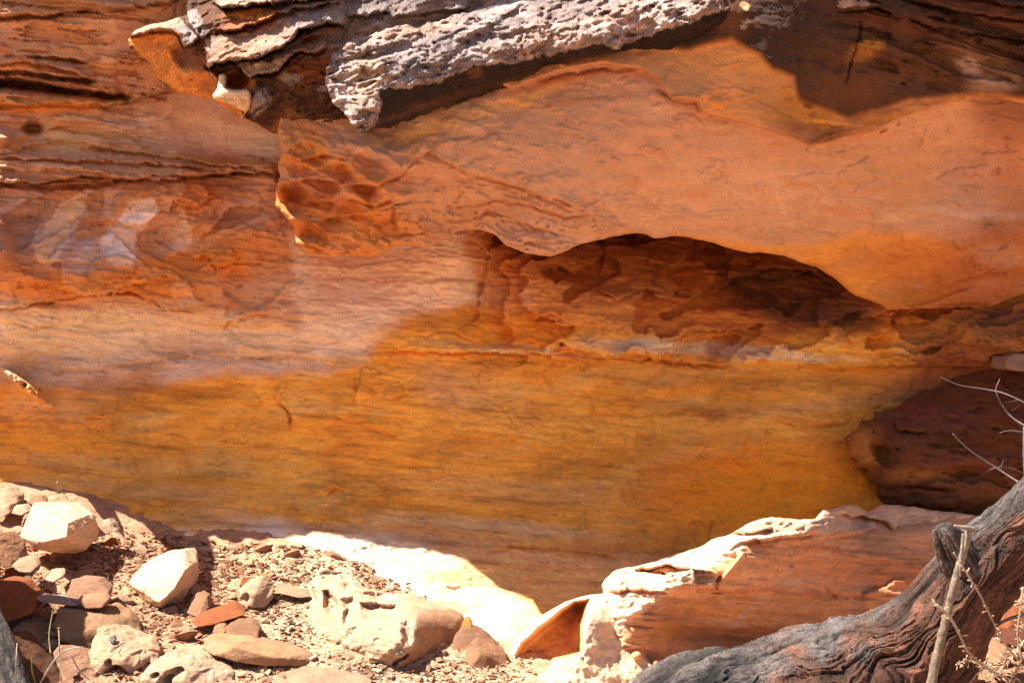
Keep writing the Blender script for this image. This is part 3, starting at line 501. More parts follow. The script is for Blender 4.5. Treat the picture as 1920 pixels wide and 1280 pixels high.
def over_col(u, v, d, D):
    col = np.tile(K['pink'], u.shape + (1,)); col = paint(col, u, v, OOPS, 8, .012, 4)
    d2 = polydist(jag(OLIVE, 5, 8, 3), u, v)[0]; m = ss(-2, 3, d2)[..., None]
    ol = paint(np.tile(K['orange'] * .5 + K['pink'] * .5, u.shape + (1,)), u, v, [('e', 1400, 130, 130, 60, 20, 'gold', .25, .7), ('e', 1380, 200, 70, 40, 20, 'orange', .8, .6), ('e', 1500, 215, 110, 46, 30, K['olive'] * .7, .85, .6), ('e', 1530, 250, 90, 20, 10, K['brown'] * 1.2, .8, .6), ('e', 1650, 222, 160, 20, -14, K['brown'] * 1.1, .8, .5), ('e', 1720, 205, 130, 7, -14, 'olive', .7, .6), ('e', 1450, 150, 60, 60, 30, 'olive', .45, .7), ('e', 1850, 182, 70, 12, -5, 'orange', .6, .6), ('e', 1560, 232, 60, 6, 5, 'gold', .5, .7)], 6, .02, 9)
    col = col * (1 - m) + ol * m
    d3 = polydist(jag(DARK, 7, 8, 5), u, v)[0]; m = ss(-4, 12, d3)[..., None]
    dk = paint(np.tile(K['varnish'] * .7 + K['brown'] * .2, u.shape + (1,)), u, v, [('e', 1450, 60, 110, 70, 0, 'varnish', .6, .7), ('e', 1625, 95, 36, 18, -20, 'ochre', .5, .5), ('e', 1700, 120, 200, 60, 0, K['brown'] * .7, .6, .7), ('e', 1600, 180, 110, 40, 0, K['brown'] * .7, .7, .7), ('e', 1840, 110, 90, 30, 30, K['redsand'] * .5, .5, .7), ('e', 1820, 125, 26, 16, 30, 'lilac', .5, .6), ('e', 1860, 160, 50, 20, 0, 'mauve', .5, .7), ('e', 1700, 50, 150, 24, 15, 'maroon', .4, .7), ('e', 1850, 20, 160, 24, 15, 'maroon', .5, .7), ('e', 1370, 40, 40, 40, 0, 'brown', .6, .7), ('e', 1400, 10, 12, 9, 0, 'tan', .9, .3)], 8, .03, 11)  # varnish and brown tones, darkened further to read as shadow
    col = col * (1 - m) + dk * m
    col = paint(col, u, v, [('e', 1850, 540, 200, 50, -4, K['rust'], .8, .6), ('e', 1760, 500, 120, 50, 10, K['dorange'] * 1.1, .6, .6), ('e', 1880, 470, 120, 60, -20, K['rust'] * .9, .6, .7), ('e', 1700, 560, 60, 20, 0, 'olive', .5, .7), ('e', 1880, 300, 90, 80, 0, K['rust'] * 1.1, .4, .7)], 8, .02, 21)
    tp = fbm(u * .004 + 3, (v + u * .15) * .011, 81, 5, .6)[..., None]; tq = fbm((u + v * .3) * .008, (v - u * .2) * .03, 83, 5, .62)[..., None]; nd = 1 - m
    col = col * (1 - nd * .35 * ss(.05, .35, tp)) + K['redsand'] * nd * .35 * ss(.05, .35, tp); col = col * (1 - nd * .35 * ss(.05, .35, -tp)) + K['salmon'] * nd * .35 * ss(.05, .35, -tp); col = col * (1 - nd * .3 * ss(.12, .35, tq)) + K['rust'] * 1.3 * nd * .3 * ss(.12, .35, tq)
    st = fbm((u * .95 + v * .2) * .01, (v - u * .1) * .05, 21, 5, .62)
    return col * (1 - .16 * ss(.05, .4, st)[..., None]) * (1 + .05 * fbm(u * .05, v * .08, 31, 4)[..., None])
ov = relief(OP, 2.6, over_depth, over_col, rim=(9, lambda u, v: (.05 + .22 * ss(640, 570, u)) * ss(1700, 1620, u)), ext=(8, .28, 2.2), jagged=(5, 7), seed=1, box=(400, -300, 2400, 700))
cpart('overhang', ov, M_over)

# ------------------------------------------------------------------ cliff: the crusted ledge above
def band(u, v, a=-17):
    x, y = rot(u, v, 600, 150, a); wx = x + 24 * fbm(x * .012, y * .02, 1.5, 3); wy = y + 14 * fbm(x * .012, y * .02, 7.5, 3); return wx, wy
def crust(u, v, amp=1.0, a=-17):
    wx, wy = band(u, v, a)
    r = ridged(wx * .010, wy * .028, 2.2, 5, .58) * .07 + fbm(wx * .03, wy * .07, 5.2, 5, .65) * .075 + terrace(fbm(wx * .007, wy * .024, 3.3, 4, .6), 4, .09) * .20
    pit = ss(.22, .5, fbm(wx * .045, wy * .09, 8.3, 3)) * .06
    return -(r - pit) * amp * 1.25 + .01 * fbm(u * .2, v * .25, 2, 3)
MC = [(675, 250, 8.22), (712, 205, 8.2), (716, 165, 8.2), (770, 158, 8.26), (860, 132, 8.3), (960, 115, 8.3), (1060, 95, 8.3), (1150, 84, 8.32), (1240, 55, 8.33), (1300, 40, 8.36), (1372, 8, 8.42),
      (650, 80, 8.7), (760, 40, 8.95), (900, 10, 9.05), (1100, 0, 8.8), (1250, -20, 8.8), (1000, -100, 9.6), (1400, -100, 9.3), (750, 225, 8.6), (900, 183, 8.72), (1050, 127, 8.72), (1180, 94, 8.62), (1290, 95, 8.7), (1370, 75, 8.75), (1420, 30, 8.6), (615, 130, 8.52), (640, 210, 8.36), (830, 200, 8.68), (680, 150, 8.3), (1500, -200, 9.6), (700, -300, 10)]
MC = [(a_, b_, c_ + .42 * float(ss(740, 960, a_)) - .12 * float(ss(760, 680, a_))) for a_, b_, c_ in MC]
MP = [(612, 132), (620, 105), (650, 82), (700, 64), (760, 47), (830, 38), (900, 15), (960, -12), (1000, -80), (1000, -300), (1500, -300), (1460, -40), (1395, 0), (1380, 40), (1374, 78), (1285, 98), (1180, 94), (1100, 106), (1050, 127), (990, 153), (900, 186), (830, 206), (760, 227), (715, 240), (692, 248), (676, 254), (662, 236), (642, 212), (620, 192), (610, 165)]
MR = [(675, 262), (700, 240), (714, 200), (712, 170), (730, 160), (770, 166), (830, 150), (862, 135), (905, 122), (960, 118), (1000, 108), (1060, 98), (1115, 80), (1150, 92), (1190, 76), (1240, 58), (1300, 42), (1376, 8)]
def main_depth(u, v, d): 
    m = ss(-6, 12, -polydist(MR, u, v, False)[0]); big = .45 + .75 * ss(-.25, .3, fbm(u * .012, v * .02, 44, 3)); return tps(MC, u, v) + crust(u, v, .3 + .7 * m * big) + .10 * m * ss(.15, .4, fbm(u * .02, v * .035, 54, 3)) - .03 * terrace(fbm(u * .03, v * .08, 64, 4), 5, .1)
def main_col(u, v, d, D):
    uu = u + 12 * fbm(u * .05, v * .05, 3.1, 5, .65); vv = v + 16 * fbm(u * .04, v * .04, 6.1, 5, .65)
    s = polydist(MR, uu, vv, False)[0]; m = ss(2, -2, s)[..., None]
    lo = paint(np.tile(K['varnish'] * .8, u.shape + (1,)), u, v, [('e', 800, 200, 130, 10, -18, 'brown', .35, .7), ('e', 895, 140, 16, 12, 0, 'brown', .5, .4), ('e', 1000, 140, 100, 8, -18, 'brown', .3, .7), ('e', 900, 188, 120, 6, -18, 'olive', .6, .7)], 8, .03)
    up = paint(np.tile(K['ash'], u.shape + (1,)), u, v, [('e', 690, 150, 40, 60, 10, 'tan', .3, .7), ('e', 1100, 50, 200, 30, -14, 'salmon', .25, .7), ('e', 760, 60, 120, 16, -10, 'redsand', .4, .7), ('e', 900, 40, 50, 10, -10, 'grey', .5, .7), ('e', 1280, 20, 90, 20, -10, 'lilac', .4, .7), ('e', 640, 140, 20, 50, 0, 'grey', .6, .6)], 8, .03)
    wx, wy = band(u, v); bl = ss(.12, .38, fbm(wx * .03, wy * .06, 18.3, 5, .65))[..., None]
    up = up * (1 - .6 * bl) * (1 + .5 * ss(.0, .3, fbm(u * .015, v * .03, 33, 4)))[..., None]
    return lo * (1 - m) + up * m
BC = [(238, 74, 9.6), (300, 43, 9.42), (300, 90, 9.42), (290, 140, 9.55), (350, 28, 9.25), (350, 100, 9.15), (340, 176, 9.5), (400, 100, 8.92), (400, 180, 9.3), (390, 30, 9.05), (430, 30, 8.98), (500, 20, 8.95), (600, 0, 9.05), (430, 90, 8.8), (520, 80, 8.78), (600, 60, 8.85), (640, 100, 8.72), (700, 50, 8.92), (700, 10, 9.1), (800, 0, 9.25),
      (470, 130, 8.8), (540, 130, 8.72), (600, 140, 8.75), (480, 200, 8.95), (570, 255, 9.05), (520, 240, 9.1), (650, 235, 8.95), (620, 190, 8.8), (700, 200, 8.9), (800, 100, 9.2), (900, -50, 9.7), (700, -150, 9.9), (400, -100, 9.6)]
BP = [(238, 74), (247, 62), (268, 50), (300, 43), (330, 34), (350, 28), (349, 12), (362, -20), (380, -80), (700, -200), (1000, -200), (960, 40), (900, 150), (720, 240), (680, 250), (600, 256), (575, 262), (562, 258), (545, 253), (512, 250), (482, 232), (456, 222), (445, 213), (430, 206), (400, 190), (370, 182), (340, 176), (312, 162), (298, 148), (288, 138), (282, 118), (262, 100), (244, 90)]
LIPS = [([(232, 78), (250, 66), (275, 62), (300, 57), (325, 58), (338, 64), (342, 86), (356, 84), (368, 74), (388, 66)], .20, 20), ([(348, 20), (356, 46), (368, 62), (378, 74)], .16, 26), ([(400, 2), (425, 16), (455, 10), (480, 6), (518, 8), (560, 3), (600, -3), (700, -16)], .26, 34),
        ([(398, 64), (440, 60), (480, 46), (520, 30), (560, 16), (600, 10), (660, -4)], .22, 26), ([(384, 122), (390, 132), (402, 118), (440, 112), (490, 106), (530, 86), (552, 70), (562, 55), (600, 48), (625, 44), (650, 50)], .34, 46),
        ([(440, 118), (455, 132), (472, 150), (486, 136), (520, 134), (530, 120), (546, 104), (562, 96), (592, 100), (612, 92), (622, 86)], .24, 26), ([(640, 26), (690, 30), (730, 22)], .14, 22), ([(730, 34), (790, 26), (850, 20), (880, 10)], .12, 20), ([(455, 222), (470, 212), (492, 198), (510, 180)], .14, 22)]
def body_depth(u, v, d):
    m = ss(0, 60, u - 330) ; D = tps(BC, u, v) + crust(u, v, .2 + .34 * m)
    for i, (pts, h, fall) in enumerate(LIPS): D = stepf(D, u, v, pts, h * .8, fall, 7, 300 + i * 2.3, 3)
    D = D - .16 * ss(1.2, .2, np.hypot((u - 486) / 26, (v - 192) / 34)) + .45 * ss(1.15, .4, np.hypot((u - 446) / 24, (v - 152) / 17)) + .16 * ss(1.2, .2, np.hypot(*[a / b for a, b in zip(rot(u, v, 340, 105, 60), (34, 18))]))
    D = crackf(D, u, v, [(500, 106), (560, 82), (600, 66)], 3.5, .14, 5, 9)
    return D - .02 * ridged(u * .05, v * .07, 3, 4) * m
def body_col(u, v, d, D):
    c = np.tile(K['brown'] * .45 + K['varnish'] * .55, u.shape + (1,))
    c = paint(c, u, v, [('p', [(230, 60), (250, 95), (285, 140), (340, 182), (455, 226), (470, 200), (478, 150), (440, 135), (390, 138), (372, 120), (345, 120), (345, 62), (300, 54)], 'orange', 1, 5), ('e', 350, 105, 36, 24, 60, 'brown', .85, .4), ('e', 385, 115, 30, 22, 0, 'brown', .8, .5), ('e', 290, 82, 36, 10, 25, 'rust', .6, .7), ('e', 400, 165, 60, 20, 20, 'dorange', .5, .6),
        ('e', 480, 42, 70, 12, -8, 'rust', .8, .5), ('e', 470, 30, 60, 10, 0, 'orange', .5, .6), ('e', 395, 30, 24, 40, 0, K['brown'], .6, .6), ('e', 600, 245, 90, 16, 0, 'ochre', .45, .6), ('e', 660, 70, 90, 24, -20, K['redsand'] * .5, .85, .6), ('e', 600, 130, 70, 26, -20, K['rust'] * .6, .7, .6), ('e', 548, 232, 26, 26, 20, 'olive', .4, .7), ('e', 590, 70, 50, 8, -20, 'rust', .5, .6)], 6, .04)
    lt = paint(np.tile(K['ash'], u.shape + (1,)), u, v, [('e', 460, 80, 90, 36, -18, K['salmon'] * .62, .9, .6), ('e', 300, 50, 70, 16, -14, K['salmon'] * .7, .8, .6), ('e', 360, 20, 20, 30, 0, 'grey', .7, .6), ('e', 590, 85, 50, 16, -18, K['pink'] * .6, .7, .6), ('e', 500, 122, 50, 14, -10, K['cream'] * .7, .7, .6), ('e', 460, 10, 70, 14, 0, K['cream'] * .6, .6, .6)], 5, .04)  # paler tone painted where the crust above each lip faces the sun
    uu = u + 14 * fbm(u * .05, v * .05, 3.1, 5, .65); vv = v + 12 * fbm(u * .05, v * .05, 6.1, 5, .65); m = np.zeros_like(u)
    for k, (pts, wd) in enumerate([(LIPS[0][0], 24), (LIPS[1][0], 20), (LIPS[2][0], 22), (LIPS[4][0], 46), (LIPS[5][0], 18), (LIPS[6][0], 18), (LIPS[7][0], 14)]):
        dd, _, _, t = polydist(pts, uu, vv, False); m = np.maximum(m, ss(2.5, -1.5, dd) * ss(-wd - 5, -wd + 3, dd) * ss(0, .05, t) * ss(1, .95, t))
    m = np.maximum(m, 1 - ss(.75, 1.05, np.hypot(*[a / b for a, b in zip(rot(uu, vv, 488, 192, 25), (17, 34))])))
    m = np.maximum(m, (1 - ss(.6, 1.0, np.hypot((uu - 545) / 26, (vv - 148) / 14))) * .8); m = np.maximum(m, (1 - ss(.6, 1.0, np.hypot((uu - 603) / 13, (vv - 168) / 8))) * .9); m = np.maximum(m, 1 - ss(.6, 1.0, np.hypot((uu - 578) / 6, (vv - 233) / 5)))
    nb = ss(560, 640, uu) * ss(112, 84, vv + (uu - 640) * .25) * (.45 + .55 * ss(-.15, .15, fbm(u * .02, v * .05, 77, 5, .6))); m = np.maximum(m, nb * .85)
    m = m[..., None]
    return c * (1 - m) + lt * m
def mk(poly, ctrl, base, ops, amp=.5, rim=(12, .14), ext=(5, .2, 2.5), cell=2.2, seed=0, a=-17, jg=5, extra=None):
    def dep(u, v, d):
        D = tps(ctrl, u, v) + crust(u, v, amp, a)
        return extra(D, u, v) if extra else D
    return relief(poly, cell, dep, lambda u, v, d, D: paint(np.tile(K[base] if isinstance(base, str) else base, u.shape + (1,)), u, v, ops, 6, .04, seed), rim, ext, (jg, 6), seed)
parts = [relief(MP, 2.0, main_depth, main_col, rim=(6, .05), ext=(6, .15, 2.2), jagged=(13, 5), seed=3, box=(400, -220, 1600, 400)),
         relief(BP, 1.8, body_depth, body_col, rim=(8, .12), ext=(6, .2, 2.0), jagged=(6, 6), seed=4, box=(200, -140, 1100, 400))]
parts.append(mk([(411, 140), (420, 137), (425, 145), (422, 165), (440, 170), (462, 168), (470, 172), (474, 190), (468, 205), (455, 218), (450, 226), (462, 212), (440, 200), (420, 192), (402, 186), (399, 178), (408, 166)],
    [(411, 140, 8.75), (420, 165, 8.6), (402, 182, 8.7), (440, 185, 8.6), (470, 180, 8.65), (460, 215, 8.75)], 'cream', [('e', 440, 190, 40, 8, 10, 'redsand', .5, .6)], .12, (7, .09), (4, .1, 1.0), 1.8, 7, jg=3))
cpart('ledge', parts, M_ledge)

# ------------------------------------------------------------------ cliff: dark outcrop on the right
EP = [(1590, 838), (1582, 818), (1606, 806), (1614, 788), (1636, 784), (1640, 768), (1668, 770), (1705, 748), (1745, 728), (1800, 706), (1870, 690), (1940, 672), (2400, 600), (2400, 980), (1930, 985), (1830, 968), (1740, 950), (1690, 946), (1655, 942), (1648, 922), (1652, 908), (1628, 900), (1632, 884), (1604, 876), (1610, 862), (1592, 856)]
def dark_depth(u, v, d):
    D = tps([(1590, 830, 9.95), (1660, 765, 10.1), (1745, 730, 10.25), (1800, 707, 10.2), (1870, 690, 9.95), (1940, 673, 9.75), (1620, 830, 9.7), (1700, 830, 9.5), (1850, 830, 9.2), (1920, 860, 8.9), (1660, 915, 9.75), (1700, 940, 9.7), (1850, 950, 9.3), (2100, 850, 8.6), (2300, 700, 8.8), (2300, 980, 8.4), (1800, 900, 9.3)], u, v)
    x, y = rot(u, v, 0, 0, 3); D = D - .07 * fbm(x * .01, y * .02, 3.1, 4) - .22 * terrace(fbm(x * .006, y * .022, 5.1, 5, .6), 3.5, .1) - .04 * ridged(x * .012, y * .03, 2.1, 4) - .02 * fbm(x * .03, y * .15, 6, 4)
    D = D + .30 * ss(1.15, .2, np.hypot(*[a / b for a, b in zip(rot(u, v, 1655, 848, 50), (34, 20))])) - .10 * ss(1.2, .3, np.hypot((u - 1612) / 24, (v - 865) / 12))
    D = crackf(D, u, v, [(1596, 858), (1625, 858)], 2.5, .08, 2, 3)
    D = crackf(D, u, v, [(1690, 908), (1740, 914), (1790, 918)], 2.5, .08, 3, 4); D = crackf(D, u, v, [(1680, 808), (1740, 808)], 2.5, .06, 3, 5)
    D = stepf(D, u, v, [(1680, 790), (1685, 806), (1740, 810)], .08, 40, 4, 6); D = stepf(D, u, v, [(1650, 912), (1720, 908), (1800, 918)], .08, 40, 4, 7)
    return stepf(D, u, v, [(1640, 835), (1665, 835), (1690, 870)], .08, 30, 3, 8)
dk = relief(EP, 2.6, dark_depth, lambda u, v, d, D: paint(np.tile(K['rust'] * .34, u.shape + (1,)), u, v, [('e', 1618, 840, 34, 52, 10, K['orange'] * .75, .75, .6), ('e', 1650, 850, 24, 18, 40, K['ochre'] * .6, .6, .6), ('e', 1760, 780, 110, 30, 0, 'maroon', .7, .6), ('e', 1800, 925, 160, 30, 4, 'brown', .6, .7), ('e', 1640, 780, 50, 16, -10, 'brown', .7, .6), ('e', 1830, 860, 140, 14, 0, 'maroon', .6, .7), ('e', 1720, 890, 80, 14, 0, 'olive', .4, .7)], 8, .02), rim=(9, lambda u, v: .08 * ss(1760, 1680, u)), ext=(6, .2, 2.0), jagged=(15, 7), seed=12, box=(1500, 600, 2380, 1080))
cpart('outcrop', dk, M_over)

# small ledge stone of the cliff at the right edge and knobs
# ------------------------------------------------------------------ fallen slabs in front, right
def single(name, part, mat, label, cat, group=None):
    co, fa, cl = part; c = np.array([co[:, 0].mean(), co[:, 1].mean(), co[:, 2].min()])
    o = link(name, mesh_from(name, co - c, fa, cl), mat, None, Vector(c)); return tag(o, label, cat, group)
SP = [(1130, 1112), (1128, 1098), (1136, 1084), (1150, 1070), (1195, 1060), (1230, 1052), (1270, 1036), (1300, 1030), (1335, 1012), (1365, 1002), (1400, 982), (1425, 972), (1448, 968), (1500, 974), (1530, 972), (1545, 957), (1590, 946), (1612, 950), (1628, 958), (1655, 945), (1720, 950), (1830, 966), (1930, 985), (2350, 1040), (2350, 1500), (1120, 1500), (1130, 1290), (1110, 1210), (1104, 1160)]
SR = [(1150, 1320), (1165, 1240), (1168, 1175), (1200, 1150), (1242, 1118), (1300, 1085), (1332, 1060), (1360, 1050), (1386, 1040), (1400, 1018), (1460, 1010), (1545, 1000)]
SCt = [(1130, 1100, 7.95), (1168, 1210, 7.45), (1200, 1150, 7.42), (1242, 1118, 7.45), (1300, 1085, 7.5), (1380, 1038, 7.6), (1400, 1018, 7.72), (1540, 1000, 8.3), (1700, 1000, 8.9), (1900, 1010, 8.85), (1136, 1084, 8.0), (1200, 1058, 8.02), (1300, 1028, 8.05), (1400, 982, 8.15), (1530, 972, 8.35), (1620, 955, 9.3), (1750, 955, 9.2), (1900, 985, 8.9), (1180, 1100, 7.75), (1100, 1160, 8.0), (1130, 1250, 7.6),
       (1200, 1250, 7.6), (1300, 1150, 7.75), (1300, 1250, 7.85), (1500, 1080, 8.2), (1500, 1200, 8.35), (1700, 1080, 8.65), (1700, 1200, 8.5), (1900, 1100, 8.6), (2300, 1100, 8.1), (2300, 1450, 8.3), (1200, 1450, 7.6), (1700, 1450, 8.5)]
def slab_depth(u, v, d):
    D = tps(SCt, u, v); s = polydist(SR, u, v, False)[0]; up = ss(8, -10, s)
    x, y = rot(u, v, 1100, 1100, -14); wx = x + 20 * fbm(x * .01, y * .02, 2, 3); wy = y + 12 * fbm(x * .012, y * .012, 5, 3)
    D = D - up * (.14 * terrace(fbm(wx * .009, wy * .035, 3.4, 4, .6), 3.5, .12) + .04 * ridged(wx * .015, wy * .05, 4.4, 4) + .03 * fbm(wx * .05, wy * .1, 7.4, 4))
    x, y = rot(u, v, 0, 0, 4)
    D = D - (1 - up) * (.05 * fbm(x * .008, y * .02, 3.8, 4) + .07 * terrace(fbm(x * .003, y * .035, 8.8, 4, .6), 4, .1) + .02 * fbm(x * .02, y * .12, 2.8, 4))
    D = crackf(D, u, v, [(1400, 1215), (1330, 1105), (1345, 1085)], 2, .0)
    for i, (pts, h, fall) in enumerate([([(1560, 960), (1620, 970), (1660, 978), (1680, 990)], .12, 26), ([(1530, 1010), (1600, 1000), (1650, 990)], .05, 20), ([(1340, 1105), (1338, 1085), (1350, 1072)], .06, 30), ([(1700, 1080), (1660, 1100), (1610, 1115)], .04, 30), ([(1180, 1070), (1250, 1060), (1300, 1068), (1240, 1080)], .12, 26), ([(1140, 1110), (1200, 1105), (1260, 1110)], .1, 22), ([(1340, 1000), (1400, 1000), (1450, 990)], .09, 22), ([(1390, 1020), (1430, 1010), (1540, 998)], .1, 18)]):
        D = stepf(D, u, v, pts, h, fall, 5, 200 + i)
    for i, (pts, w_, dp) in enumerate([([(1275, 1105), (1350, 1110), (1450, 1118)], 1.8, .02), ([(1370, 1130), (1450, 1136)], 1.6, .03), ([(1540, 1095), (1560, 1115), (1580, 1128)], 1.6, .03), ([(1190, 1065), (1240, 1074), (1250, 1080)], 3, .16), ([(1180, 1118), (1225, 1120)], 2, .06)]):
        D = crackf(D, u, v, pts, w_, dp, 3, 220 + i)
    for (cx, cy, r_, dp) in [(1482, 1058, 6, .05), (1562, 1118, 6, .04), (1600, 1125, 8, .03), (1506, 1054, 3, .03)]:
        D = D + dp * ss(1.3, .2, np.hypot((u - cx) / r_, (v - cy) / r_))
    # ragged tongue of rock that catches the sun, small knobs near the log
    D = D - .16 * ss(7, 0, np.abs(polydist([(1392, 1040), (1365, 1075), (1345, 1100)], u, v, False)[0] - 0)) * ss(1105, 1050, v)
    D = D - .22 * ss(1.2, .2, np.hypot((u - 1195) / 16, (v - 1232) / 14)) - .25 * ss(1.2, .2, np.hypot((u - 1235) / 22, (v - 1242) / 12)) - .3 * ss(0, 30, v - 1245 - (u - 1160) * -.1)* ss(1320, 1180, u)
    return D
def slab_col(u, v, d, D):
    uu = u + 14 * fbm(u * .03, v * .03, 3.1, 4, .6); vv = v + 10 * fbm(u * .03, v * .03, 6.1, 4, .6)
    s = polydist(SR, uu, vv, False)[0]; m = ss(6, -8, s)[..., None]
    x, y = rot(u, v, 0, 0, 3)
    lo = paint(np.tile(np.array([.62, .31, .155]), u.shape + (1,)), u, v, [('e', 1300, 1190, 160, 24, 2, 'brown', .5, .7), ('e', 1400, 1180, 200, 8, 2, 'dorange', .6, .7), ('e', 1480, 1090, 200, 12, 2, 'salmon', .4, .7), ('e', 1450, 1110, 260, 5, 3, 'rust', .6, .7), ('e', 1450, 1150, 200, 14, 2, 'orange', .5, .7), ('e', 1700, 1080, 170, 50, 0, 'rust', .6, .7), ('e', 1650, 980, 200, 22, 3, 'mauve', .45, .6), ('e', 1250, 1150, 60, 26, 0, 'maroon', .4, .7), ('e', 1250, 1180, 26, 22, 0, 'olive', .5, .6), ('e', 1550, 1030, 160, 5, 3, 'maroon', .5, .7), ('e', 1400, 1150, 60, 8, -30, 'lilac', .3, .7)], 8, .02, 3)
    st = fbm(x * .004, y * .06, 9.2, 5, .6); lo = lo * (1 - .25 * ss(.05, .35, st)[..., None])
    up = paint(np.tile(np.array([.78, .51, .33]), u.shape + (1,)), u, v, [('e', 1560, 985, 110, 24, 0, 'mauve', .7, .5), ('e', 1330, 1030, 80, 12, -24, 'tan', .4, .7), ('e', 1430, 985, 60, 14, 0, 'redsand', .5, .6)], 8, .02)  # sunlit bevel painted paler than the shaded face below it
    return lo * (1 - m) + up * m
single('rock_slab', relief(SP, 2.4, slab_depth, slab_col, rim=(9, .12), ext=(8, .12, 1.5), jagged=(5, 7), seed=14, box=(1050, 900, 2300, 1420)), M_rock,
       'huge tilted red banded rock slab behind the dead trunk, its sunlit upper left edge painted paler', 'rock slab')

LP = [(946, 1255), (952, 1225), (966, 1198), (985, 1178), (1005, 1160), (1035, 1140), (1060, 1128), (1085, 1119), (1108, 1114), (1135, 1112), (1160, 1150), (1185, 1200), (1215, 1235), (1250, 1262), (1290, 1300), (1290, 1420), (930, 1420), (940, 1290)]
SCOOP = [(964, 1256), (966, 1232), (980, 1205), (1005, 1182), (1030, 1162), (1058, 1140), (1078, 1128), (1104, 1124), (1098, 1145), (1092, 1170), (1094, 1200), (1092, 1226), (1060, 1232), (1040, 1238), (1028, 1255), (1005, 1268), (980, 1266)]
LC = [(948, 1250, 7.6), (985, 1178, 7.7), (1060, 1128, 7.85), (1108, 1114, 7.95), (1140, 1116, 7.95), (1110, 1160, 7.35), (1105, 1210, 7.2), (1150, 1200, 7.45), (1030, 1262, 7.15), (1100, 1250, 7.1), (1180, 1250, 7.3), (960, 1285, 7.25), (1280, 1320, 7.2), (1100, 1400, 6.8), (940, 1400, 6.9)]
def lobe_depth(u, v, d):
    D = tps(LC, u, v); s = polydist(jag(SCOOP, 4, 8, 2), u, v)[0]
    D = D + ss(-3, 9, s) * (.12 + .62 * np.clip((u - 960) / 140, 0, 1)) + .16 * ss(8, 30, s) - .05 * fbm(u * .02, v * .02, 3, 4) - .02 * ridged(u * .03, v * .03, 5, 4)* ss(4, -4, s) - .02 * fbm(u * .08, v * .08, 3, 4) * ss(4, -4, s)
    x, y = rot(u, v, 0, 0, -60); return D - .02 * ss(-2, 4, s) * fbm(x * .01, y * .05, 3, 4)
single('scooped_boulder', relief(LP, 2.0, lobe_depth, lambda u, v, d, D: (lambda m: np.tile(K['sand'], u.shape + (1,)) * (1 - m) + np.tile(np.array([.74, .40, .15]), u.shape + (1,)) * m)(ss(-3, 3, polydist(jag(SCOOP, 4, 8, 2), u, v)[0])[..., None]), rim=(9, .14), ext=(7, .1, 2.5), jagged=(3, 8), seed=15, box=(900, 1050, 1400, 1380)), M_rock,
       'pale boulder with a smooth orange hollow in its front, at the end of the slab', 'boulder')

# ------------------------------------------------------------------ loose rocks built from hulls
def finish_rock(bm, edge, smooth_it, noise, freq, seed, col, vary=.12, pits=(), cap_col=None):
    bmesh.ops.triangulate(bm, faces=bm.faces[:])
    for _ in range(7):
        long = [e for e in bm.edges if e.calc_length() > edge]
        if not long or len(bm.verts) > 30000: break
        bmesh.ops.subdivide_edges(bm, edges=long, cuts=1); bmesh.ops.triangulate(bm, faces=[f for f in bm.faces if len(f.verts) > 3])
    for _ in range(smooth_it): bmesh.ops.smooth_vert(bm, verts=bm.verts, factor=.5, use_axis_x=True, use_axis_y=True, use_axis_z=True)
    bm.normal_update(); bmesh.ops.recalc_face_normals(bm, faces=bm.faces[:]); bm.normal_update()
    co = np.array([v.co for v in bm.verts]); no = np.array([v.normal for v in bm.verts]); f = freq
    n = fbm(co[:, 0] * f, co[:, 1] * f, co[:, 2] * f * 1.6 + seed, 5, .55) * noise + terrace(fbm(co[:, 0] * f * .8 + 9, co[:, 1] * f * .8, co[:, 2] * f * 2.4 + seed, 4, .6), 4, .1) * noise * 1.4
    n = n + ridged(co[:, 0] * f * 3, co[:, 1] * f * 3, co[:, 2] * f * 3 + seed, 3) * noise * .12
    sh = np.zeros_like(n)
    for (p, r, dp) in pits:
        dd = np.linalg.norm((co - np.array(p)) / r, axis=1); m = ss(1.1, .25, dd); sh = sh - dp * m
    co = co + no * n[:, None]
    co[:, 1] -= sh
    faces = np.array([[v.index for v in fc.verts] for fc in bm.faces]); bm.free()
    c = np.asarray(K[col] if isinstance(col, str) else col)
    m = fbm(co[:, 0] * 4, co[:, 1] * 4, co[:, 2] * 8 + seed, 4, .6)[:, None]
    cl = c * (1 + vary * 2 * m) * (1 - vary * ss(0, .3, m) * np.array([0, .3, .5]))
    return co, faces, cl
def hull_rock(name, pts, back, col, label, cat='rock', group=None, edge=.02, sm=1, noise=.010, freq=7, pits=(), mat=None, sink=.0):
    P = [w3(*p) for p in pts]; c = sum(P, Vector()) / len(P)
    fr = [p for p in P]
    B = [Vector((c.x + (p.x - c.x) * .8, max(p.y, c.y) + back * (.8 + .4 * rnd.random()), c.z + (p.z - c.z) * (.8 if p.z > c.z else 1))) for p in P]
    zmin = min(p.z for p in P)
    bm = bmesh.new()
    for p in fr + B: bm.verts.new(p - c)
    r = bmesh.ops.convex_hull(bm, input=bm.verts[:])
    dele = [v for v in bm.verts if not v.link_faces]; bmesh.ops.delete(bm, geom=dele, context='VERTS')
    bm.verts.index_update()
    pp = [((np.array(w3(a, b, Y)) - np.array(c)), np.array([r_ / F * Y, .3, r2 / F * Y]), dp) for (a, b, Y, r_, r2, dp) in pits]
    c0 = np.asarray(K[col] if isinstance(col, str) else col); fct = .85 if label.startswith(('large angular', 'wedge', 'big bleached')) else (.50 if max(c0) > .7 else .52)
    col = c0 * fct
    bm.verts.ensure_lookup_table()
    co, fa, cl = finish_rock_idx(bm, edge, sm, noise, freq, rnd.random() * 50, col, pits=pp)
    o = link(name, mesh_from(name, co, fa, cl), mat or M_rock, None, c); return tag(o, label, cat, group)
